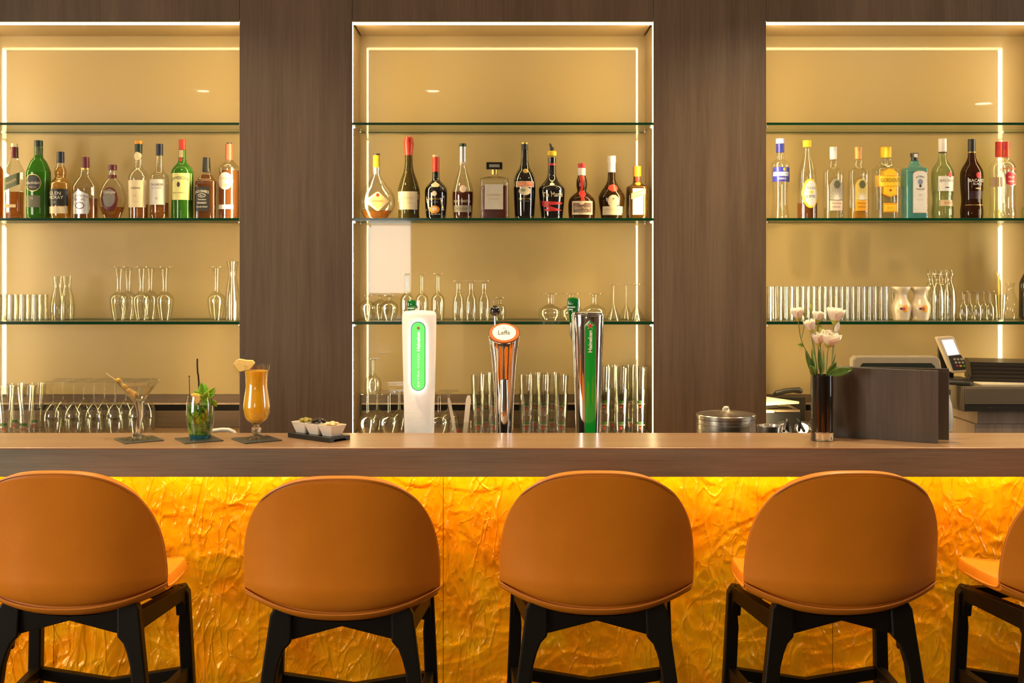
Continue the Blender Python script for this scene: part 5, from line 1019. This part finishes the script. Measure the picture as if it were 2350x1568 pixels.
# tray with three dishes
trE = empty('serving_tray', (X(728, 3.19), 3.19, ZB), 'dark slate serving tray with cut out feet on the bar', 'tray', rz=-math.radians(40))
A_, B_ = P(660, 1003.5, 1), None
def barpt(px, py): Y = ybar(py); return Vector((X(px, Y), Y, ZB))
c0, c1, c2 = barpt(660, 1004), barpt(757, 1017), barpt(803, 1011)
ux = (c1-c0).normalized(); L_ = (c1-c0).length; vy = Vector((-ux.y, ux.x, 0)); Wd = abs((c2-c1).dot(vy)); Wd = max(.075, Wd)
trE.location = c0 + ux*L_/2 + vy*Wd/2; trE.rotation_euler.z = math.atan2(ux.y, ux.x)
m = M().prism([(-Wd/2, 0), (-Wd/2+.012, 0), (-Wd/2+.018, .006), (Wd/2-.018, .006), (Wd/2-.012, 0), (Wd/2, 0), (Wd/2, .0125), (-Wd/2, .0125)], lambda y, z: (-L_/2, y, z), lambda y, z: (L_/2, y, z)); bevel(m.build('tray_board', opq('slate_tray', (.016, .018, .014), .3, var=.2, vs=80), trE, False), .001, 2)
porc = opq('white_porcelain', (.80, .76, .66), .15, coat=.8, var=.02)
def sq(w, z, r=.35): return [(x*w, y*w, z) for x, y in ((-1, -1+r), (-1+r, -1), (1-r, -1), (1, -1+r), (1, 1-r), (1-r, 1), (-1+r, 1), (-1, 1-r))]
fill = [opq('green_olive', (.36, .30, .05), .3, sss=.2, var=.2, coat=.4), opq('black_olive', (.025, .014, .01), .15, coat=.6), opq('cheese_cube', (.80, .62, .34), .4)]
labs = [('small white square dish of green olives on the tray', 'green olives heaped in the left dish'), ('small white square dish of black olives, middle of the tray', 'black olives heaped in the middle dish'), ('small white square dish of pale nuts, nearest on the tray', 'pale nuts heaped in the nearest dish')]
for i in range(3):
    off = (-.052 + i*.052)*L_/.165; pos = trE.location + ux*off + Vector((0, 0, .0127))
    de = empty('snack_dish', pos, labs[i][0], 'dish', 'porcelain dishes on the tray', rz=trE.rotation_euler.z)
    W0, W1, H = .019, .0285, .030
    m = M().loft([sq(W0, 0, .15), sq(W1, H, .08), sq(W1-.0025, H, .08), sq(W0-.001, .004, .15)]); bevel(m.build('dish_body', porc, de, False), .0008, 2)
    nn = (7, 9, 8)[i]
    for k in range(nn):
        a = k*2.399; rr = .0055*math.sqrt(k+.3); r0 = (.0062, .0052, .0068)[i]
        oe = M(); mt = Matrix.Translation((rr*math.cos(a), rr*math.sin(a), H - .001 + .0075*(1-rr/.02) + (.004 if i == 1 else 0))) @ Matrix.Rotation(a, 4, 'Z') @ Matrix.Diagonal((1.35, 1, .95, 1) if i != 2 else (1.3, .9, .55, 1))
        l_ = lathe([(r0*math.sin(t)+1e-5, -r0*math.cos(t)) for t in (PI*j/8 for j in range(9))], seg=12); l_.v = [tuple(mt @ Vector(v)) for v in l_.v]
        o = l_.build(('olive', 'olive', 'nut')[i], fill[i], None); o.location = pos; o.rotation_euler.z = trE.rotation_euler.z
        tag(o, labs[i][1], 'snack', labs[i][1])
    base = M().loft([sq(W0*.95, .010, .1), sq(W1*.84, H-.004, .08)]).build('filling_bed', fill[i], de, False)
# ================================================================ vase with flowers
Y_ = ybar(1011); s = Y_/F; by = 1011; h = lambda py: (by-py)*s; CV = 1886.5
e = empty('flower_vase', (X(CV, Y_), Y_, ZB), 'straight black glass vase with a thick clear foot', 'vase')
R = 26*s
lathe([(R*.97, 0), (R, .001), (R, h(860)), (R*.95, h(860)), (R*.95, h(990))], seg=44, cap0=True, cap1=False).build('outer_glass', MT['vase'], e)
lathe([(R*.96, .0008), (R*.97, .002), (R*.95, h(992)), (R*.6, h(987)), (R*.1, h(986))], seg=44).build('clear_foot', SG, e)
bv = pbr('black_vase_glass', (.006, .004, .003), .35, coat=0, spec=.15, var=0)
lathe([(.001, h(985)), (R*.5, h(986.5)), (R*.85, h(990)), (R*.91, h(984)), (R*.91, h(861)), (R*.86, h(861)), (R*.86, h(980))], seg=44, cap0=True, cap1=True).build('black_lining', bv, e)
FZ = lambda px, py, y=0: Vector(((px-CV)*s, y, h(py)))
stemg = opq('stem_green', (.16, .24, .05), .45, var=.15); leafg = opq('leaf_green', (.10, .22, .03), .4, sss=.1, var=.3, vs=40); leafl = opq('leaf_light_green', (.30, .46, .06), .4, sss=.1, var=.2, vs=40)
petal = pbr('white_petal', (.93, .84, .68), .5, sss=.25, var=.04, vs=60); budm = opq('bud_green', (.45, .50, .10), .45, var=.2)
def petal_cup(e, c, r, hh, tilt_x=0, tilt_y=0, open_=1.0):
    """a bloom of overlapping petals round the point c"""
    mt = Matrix.Translation(c) @ Matrix.Rotation(tilt_y, 4, 'Y') @ Matrix.Rotation(tilt_x, 4, 'X'); m = M()
    for layer, (nn, rr, hz, ph) in enumerate(((5, 1.0, 1.0, 0), (5, .74, 1.03, .6), (4, .46, .98, .2))):
        for k in range(nn):
            a0 = 2*PI*k/nn + ph; wd = 2*PI/nn*.72; nu_, nv = 6, 6; b0 = len(m.v)
            for j in range(nv+1):
                t = j/nv; rad = r*rr*(.18 + .92*math.sin(min(1, t*1.15)*PI/2)**.9 * (1 + .20*open_*t**5)) ; z = hh*hz*(t**1.05) - hh*.5
                for i in range(nu_+1):
                    u = -1 + 2*i/nu_; a = a0 + u*wd*(.5 + .5*math.sin(PI*min(1, t*.8+.1))); dz = -hh*.14*abs(u)**2*t + .03*hh*math.sin(3*a0 + 5*u)*t
                    m.v.append(tuple(mt @ Vector((rad*math.cos(a)*(1 + .05*math.sin(7*a0+3*u)*t), rad*math.sin(a), z + dz))))
            m.f += [(b0+j*(nu_+1)+i, b0+j*(nu_+1)+i+1, b0+(j+1)*(nu_+1)+i+1, b0+(j+1)*(nu_+1)+i) for j in range(nv) for i in range(nu_)]
    o = m.build('bloom', petal, e, sharp=0); sd = o.modifiers.new('t', 'SOLIDIFY'); sd.thickness = .0005
    cal = lathe([(r*.12, -hh*.68), (r*.34, -hh*.56), (r*.60, -hh*.34), (r*.66, -hh*.22)], seg=14, cap1=False); cal.v = [tuple(mt @ Vector(v)) for v in cal.v]; cal.build('calyx', budm, e); return o
def bud(e, c, tip, r, mat=None):
    c, tip = Vector(c), Vector(tip); M().tube([c + (tip-c)*t for t in (0, .15, .4, .7, .9, 1)], [r*.4, r*.85, r, r*.75, r*.35, r*.08], 10).build('bud', mat or budm, e)
def flower(lab, stem, head=None, buds=(), leaves=()):
    fe = empty('lisianthus', (X(CV, Y_), Y_, ZB), lab, 'flower', 'cut flowers in the black vase')
    M().tube([FZ(px, py, y) for px, py, y in sm3(stem)], .0011, 6).build('stem', stemg, fe)
    if head: petal_cup(fe, FZ(head[0], head[1], head[2]), head[3]*s*1.12, head[4]*s, head[5], head[6], head[7])
    for b0, b1, r, mt_, pts in buds:
        bud(fe, FZ(*b0), FZ(*b1), r*s, mt_)
        if pts: M().tube([FZ(*p) for p in pts], .0008, 6).build('side_stem', stemg, fe)
    for l0, l1, w_, ro, mt_ in leaves: leaf(fe, 'leaf', mt_, FZ(*l0), FZ(*l1), w_*s, ro, .12, .35)
    return fe
def sm3(pts, n=4):
    out = []
    for i in range(len(pts)-1):
        p0, p1, p2, p3 = [Vector(pts[max(0, min(len(pts)-1, j))]) for j in (i-1, i, i+1, i+2)]
        for k in range(n): t = k/n; out.append(.5*((2*p1) + (-p0+p2)*t + (2*p0-5*p1+4*p2-p3)*t*t + (-p0+3*p1-3*p2+p3)*t**3))
    return out + [Vector(pts[-1])]
flower('white bloom highest on the left of the bouquet', [(1876, 960, .0), (1868, 865, 0), (1853, 815, 0), (1838, 778, 0), (1832, 738, 0)], (1830.5, 721, 0, 11.5, 26, .1, -.1, .3), leaves=[((1843, 795, 0), (1829, 790, -.01), 12, .6, leafl), ((1862, 858, 0), (1850, 800, 0), 14, .2, leafg)], buds=[((1848, 727, 0), (1840, 706, 0), 4.0, None, [(1840, 776, 0), (1847, 745, 0), (1848, 727, 0)])])
flower('slim green bud standing tallest in the bouquet', [(1880, 960, .004), (1876, 860, .004), (1866, 790, .004), (1858, 745, 0), (1860, 716, 0)], None, buds=[((1860, 717, 0), (1860, 697, 0), 3.6, None, None)], leaves=[((1872, 860, .0), (1864, 800, .004), 12, -.3, leafl)])
flower('half open white bloom left of centre below the shelf line', [(1882, 960, -.004), (1876, 865, -.004), (1868, 800, -.006), (1862, 768, -.008)], (1857.5, 748, -.01, 9.5, 27, .1, -.28, .9), leaves=[((1868, 862, -.006), (1856, 838, -.016), 20, .1, leafg), ((1870, 862, 0), (1855, 815, 0), 16, .4, leafg)])
flower('white bloom at the top centre of the bouquet', [(1887, 960, .008), (1884, 865, .008), (1880, 800, .008), (1877, 740, .006)], (1878.5, 728, .006, 10.5, 24, 0, .08, .2), buds=[((1884, 766, .0), (1880, 744, .0), 5.2, budm, [(1882, 810, .004), (1884, 785, .002), (1884, 766, 0)])], leaves=[((1884, 862, 0), (1880, 800, 0), 13, 0, leafg)])
flower('largest open white bloom in front of the bouquet', [(1892, 960, -.008), (1894, 865, -.01), (1896, 815, -.012), (1899, 795, -.014)], (1900.5, 779, -.016, 16.5, 31, .38, .22, .9), leaves=[((1894, 862, -.008), (1918, 832, -.01), 22, .3, leafg), ((1895, 860, -.014), (1953, 845, -.02), 24, -.35, leafg)])
flower('white bloom tucked left of the largest one', [(1886, 960, -.002), (1885, 865, -.002), (1884, 820, -.004), (1881, 790, -.006)], (1876, 778, -.008, 11, 28, .2, -.12, .6), leaves=[((1888, 862, 0), (1892, 805, 0), 9, .2, leafl)])
flower('wide white bloom highest on the right of the bouquet', [(1898, 960, .004), (1908, 865, .004), (1912, 800, .004), (1914, 745, .002)], (1917.5, 725, 0, 15, 32, .15, .12, .7), buds=[((1917, 762, -.004), (1924, 738, -.006), 6.0, petal, [(1912, 815, 0), (1914, 780, -.002), (1917, 762, -.004)])], leaves=[((1904, 862, 0), (1919, 812, 0), 5, 0, leafg)])
# ================================================================ wooden menu
mE = empty('menu_holder', (0, 0, ZB), 'open menu with dark wooden covers standing behind the vase', 'menu')
hm = .192
def cover(a, b_, nm, th=.004):
    a, b_ = Vector(a), Vector(b_); d = (b_-a).normalized(); nn = Vector((-d.y, d.x))*th
    q = [(a.x, a.y), (b_.x, b_.y), (b_.x+nn.x, b_.y+nn.y), (a.x+nn.x, a.y+nn.y)]
    m = M(); m.v = [(x, y, .0) for x, y in q] + [(x, y, hm) for x, y in q]; m.f = [(3, 2, 1, 0), (4, 5, 6, 7), (0, 1, 5, 4), (1, 2, 6, 5), (2, 3, 7, 6), (3, 0, 4, 7)]
    return bevel(m.build(nm, MT['menu'], mE, False), .0006, 1)
p0, p1, p2 = barpt(1912, 1002.5), barpt(2153, 1018.5), barpt(2178, 1010.5)
cover((p0.x, p0.y), (p1.x, p1.y), 'cover'); cover((p0.x+.002, p0.y+.010), (p2.x, p2.y), 'cover')
M().tube([(p0.x-.001, p0.y+.006, 0), (p0.x-.001, p0.y+.006, hm)], .006, 12).build('spine', opq('spine_leather', (.03, .02, .015), .5), mE)
M().box(0, .22, 0, .0012, .006, hm-.006, Matrix.Translation((p0.x+.004, p0.y+.0075, 0)) @ Matrix.Rotation(math.atan2(p2.y-p0.y-.004, p2.x-p0.x), 4, 'Z')).build('page', opq('menu_page', (.10, .07, .05)), mE, False)
# ================================================================ till corner on the back counter
greyp = opq('grey_plastic', (.20, .155, .10), .4); dkp = opq('dark_plastic', (.035, .03, .022), .35); offw = opq('paper', (.86, .76, .55), .6)
Yp = 4.30
def onc(name, label, cat, cx, Y, z=ZC, group=None): return empty(name, (X(cx, Y), Y, z + .0003), label, cat, group)
# wooden plinths
x0, x1 = X(2236, 4.27), X(2560, 4.27)
o = M().box(0, x1-x0, 0, .24, 0, Z(974, 4.27)-ZC-.0005).build('wooden_plinth', MT['plinth'], None, False, loc=(x0, 4.27, ZC+.0003)); tag(o, 'lower pale wooden block under the cash drawer', 'block'); bevel(o, .001, 1)
o = M().box(0, x1-X(2243, 4.28), 0, .23, 0, Z(944, 4.28)-Z(974, 4.27)-.001).build('wooden_plinth', MT['plinth'], None, False, loc=(X(2243, 4.28), 4.28, Z(974, 4.27)+.0003)); tag(o, 'upper pale wooden block under the cash drawer', 'block'); bevel(o, .001, 1)
zd = Z(943, 4.25) + .0005
cd = empty('cash_drawer', (X(2212, 4.22), 4.22, zd), 'grey brown cash drawer cut off by the right edge of the picture', 'cash drawer')
Wc = .50; Hc = Z(888, 4.22) - zd
bevel(M().box(0, Wc, .004, .36, 0, Hc).build('drawer_case', greyp, cd, False), .002, 2)
bevel(M().box(.004, Wc-.004, -.004, .0035, Hc*.30, Hc*.93).build('drawer_front', opq('drawer_front_grey', (.16, .12, .075), .35), cd, False), .001, 1)
M().box(.004, Wc-.004, -.002, .0035, .004, Hc*.28).build('lower_trim', dkp, cd, False); M().box(.085, .10, -.003, -.0021, Hc*.13, Hc*.18).build('keyhole_plate', MT['steel'], cd, False)
ztop = zd + Hc
# paper, menus, remote, payment terminal on the drawer
pe = M().box(-.16, .16, -.11, .11, 0, .004).build('paper_stack', offw, None, False, loc=(X(2330, 4.38), 4.37, ztop+.0004)); pe.rotation_euler.z = -.06; tag(pe, 'white paper sheets lying under the stacked menus', 'paper')
for i in range(5):
    me_ = empty('menu_folder', (X(2322, 4.42), 4.43, ztop + .0052 + i*.0142), 'black menu folder in the stack on the cash drawer, %s from the bottom' % ORD[i], 'menu', 'stacked menu folders', rz=math.radians(-16 + (i*7 % 4)*.8))
    bevel(M().box(-.15, .16, -.105, .105, 0, .0028).build('cover', opq('folder_black', (.022, .015, .011), .3), me_, False), .0008, 1); bevel(M().box(-.15, .16, -.105, .105, .0112, .014).build('cover', opq('folder_black', (.022, .015, .011), .3), me_, False), .0008, 1)
    M().box(-.148, .156, -.101, .101, .0029, .0111).build('pages', opq('folder_pages', (.06, .045, .03), .5), me_, False); M().box(-.1515, -.1502, -.105, .105, .0, .014).build('spine', black, me_, False)
rc = empty('remote_control', (X(2203, 4.27), 4.27, ztop+.0003), 'dark handheld remote lying on the front of the cash drawer', 'remote', rz=-.1)
m = M().loft([[(-.045, -.028, .006), (.03, -.03, .002), (.045, -.01, .004), (.045, .02, .006), (-.04, .025, .006)], [(-.045, -.028, .016), (.03, -.03, .014), (.045, -.01, .014), (.045, .02, .016), (-.04, .025, .018)]]); m.v = [(x, y, z-.002) for x, y, z in m.v]
bevel(m.build('case', dkp, rc, False), .003, 3); M().box(-.02, .01, -.012, .008, .0135, .0155).build('button_pad', opq('button_grey', (.12, .10, .08)), rc, False)
pt = empty('payment_terminal', (X(2194, 4.38), 4.40, ztop+.0003), 'light grey payment terminal tilted on its stand beside the till screen', 'card terminal')
s = 4.38/F; tz = lambda px, py: ((px-2194)*s, 4.38, Z(py, 4.38))
def plate(poly, y0, y1, lean, mat, nm, bv=.001):
    zb = ztop+.0003
    f = lambda dy: (lambda px, py: ((px-2194)*s, -.02 + dy + (Z(py, 4.38)-zb)*lean, Z(py, 4.38)-zb))
    return bevel(M().prism(poly, f(y0), f(y1)).build(nm, mat, pt, False), bv, 2)
plate([(2163, 778), (2166, 776), (2200, 774), (2205, 778), (2222, 850), (2220, 856), (2190, 857), (2186, 854)], 0, .028, .35, opq('terminal_grey', (.62, .50, .34), .35), 'case', .003)
plate([(2173, 783), (2200, 781), (2210, 815), (2183, 818)], -.0012, .001, .35, pbr('screen_lit', (.5, .5, .55), .2, emit=(.85, .85, 1), es=.75), 'screen', .0003)
plate([(2184, 819), (2213, 816), (2221, 832), (2220, 849), (2191, 851)], -.0015, .001, .35, dkp, 'keypad', .0003)
for r in range(3):
    for c in range(3):
        px, py = 2197 + c*8 + r*2.0, 826 + r*7.5; colr = ((.45, .38, .28), (.45, .38, .28), (.45, .38, .28))[r] if r < 2 else ((.55, .05, .15), (.75, .42, .05), (.12, .35, .06))[c]
        plate([(px-2.6, py-2.2), (px+2.6, py-2.2), (px+3, py+2.2), (px-2, py+2.2)], -.003, -.0012, .35, opq('key_%d' % (r*3+c if r == 2 else 0), colr, .4), 'key', .0003)
bevel(M().box(-.03, .06, -.03, .09, 0, .012).build('stand_foot', dkp, pt, False), .003, 2); M().box(-.035, .02, .055, .07, .012, .13, Matrix.Identity(4)).build('stand_back', dkp, pt, False)
# till screen
ts = empty('till_screen', (X(2053, 4.32), 4.32, ZC+.0003), 'grey framed till screen rising behind the wooden menu', 'monitor')
s = 4.3/F; tp = Z(818, 4.3) - ZC; hwid = 100*s
def tpl(w0, w1, z0, z1, y0, y1, mat, nm, bv):
    lean = .28; f = lambda dy: (lambda x, z: (x, -.02 + dy + (z-tp)*lean, z))
    return bevel(M().prism([(-w0, z0), (w0, z0), (w1, z1-.012), (w1-.012, z1), (-w1+.012, z1), (-w1, z1-.012)], f(y0), f(y1)).build(nm, mat, ts, False), bv, 3)
tpl(hwid*1.12, hwid, .06, tp, 0, .05, opq('till_grey', (.36, .29, .19), .45), 'bezel', .006)
tpl(hwid*.98, hwid*.86, .09, tp-.024, -.002, .003, pbr('screen_off', (.02, .025, .018), .08, coat=1, var=0), 'screen', .001)
bevel(M().box(-.09, .09, -.09, .10, 0, .02).build('foot', dkp, ts, False), .004, 2); M().box(-.04, .04, .0, .06, .02, tp*.6).build('neck', dkp, ts, False)
# telephone, receipt printer, paper, pen by the right pillar
pr_ = empty('receipt_printer', (X(1800, 4.66), 4.66, ZC+.0003), 'dark receipt printer in the corner of the right niche', 'printer')
xl = X(1758, YW)+.006 - X(1800, 4.66); xr = X(1838, 4.66) - X(1800, 4.66); hp = Z(947, 4.66) - ZC
bevel(M().box(xl, xr, 0, .17, 0, hp).build('case', opq('printer_dark', (.02, .02, .02), .4), pr_, False), .002, 2)
bevel(M().box(xl, xr-.002, .002, .168, hp+.0002, hp+.010).build('lid', opq('printer_lid', (.36, .26, .16), .45), pr_, False), .003, 2)
M().box(xl+.018, xr-.03, .02, .09, hp+.0102, hp+.013).build('paper_slot', dkp, pr_, False); M().box(xl, xl+.04, -.001, .003, hp-.001, hp+.006).build('sticker', offw, pr_, False)
o = M().loft([[(xl, -.02, hp+.030), (xr-.012, -.02, hp+.036), (xr+.008, .06, hp+.034), (xl, .10, hp+.052)], [(xl, -.02, hp+.034), (xr-.012, -.02, hp+.038), (xr+.008, .06, hp+.036), (xl, .10, hp+.056)]]).build('receipt_pad', offw, None, False, loc=pr_.location); tag(o, 'white receipt pad lying over the printer by the right pillar', 'paper')
M().box(xl+.005, xl+.06, .02, .09, hp+.0102, hp+.0395).build('pad_rest', dkp, pr_, False)
ph = empty('telephone', (X(1812, 4.80), 4.79, ZC+.0003), 'dark desk telephone behind the receipt printer', 'telephone')
s = 4.8/F; zp = lambda py: Z(py, 4.8)-ZC
zp0 = zp(915)
bevel(M().box(-.055, .075, -.02 + .065, .068, 0, zp0).build('base', dkp, ph, False), .003, 2)
M().tube([(-34*s, .035, zp(909)), (-28*s, .03, zp(905)), (-10*s, .03, zp(899.5)), (10*s, .03, zp(897)), (24*s, .03, zp(897.5)), (31*s, .035, zp(900))], [.006, .012, .011, .010, .013, .009], 12).build('handset', dkp, ph)
M().tube([(.055, -.02, .02), (.075, -.05, .05), (.085, -.06, .085), (.07, -.05, .11)], .002, 8).build('cord', opq('cord_beige', (.45, .34, .2)), ph)
o = M().tube([(0, 0, 0), (.001, .0, .10), (.0015, 0, .155)], [.004, .0045, .002], 8).build('pen', opq('pen_mauve', (.22, .16, .18), .3), None, loc=(X(1764.5, 4.62), 4.655, ZC+hp+.0565)); tag(o, 'upright mauve pen beside the right pillar above the printer', 'pen')
o.location = (X(1758, YW)+.018, 4.70, ZC + hp + .058)
o = lathe([(.016, 0), (.016, .08), (.014, .08), (.014, .004)], seg=20, cap1=True).build('pen_holder', dkp, None, loc=(o.location.x+.002, 4.70, 0)); bpy.data.objects.remove(o)
# small white cup-shaped bottle between menu and cash drawer
b = Body('cleaner_bottle', 'white rounded bottle mostly hidden between the menu and the drawer', 'bottle', 2176, ZC, 4.24); b.prof = None
b.glass([(5, 905), (5, 915), (9, 930), (11, 950), (11, 968), (9, 985), (9, 1000)], opq('white_plastic', (.75, .68, .55), .4)); b.lathe('cap', [(5.5, 895), (5.5, 906)], dkp, n=2)
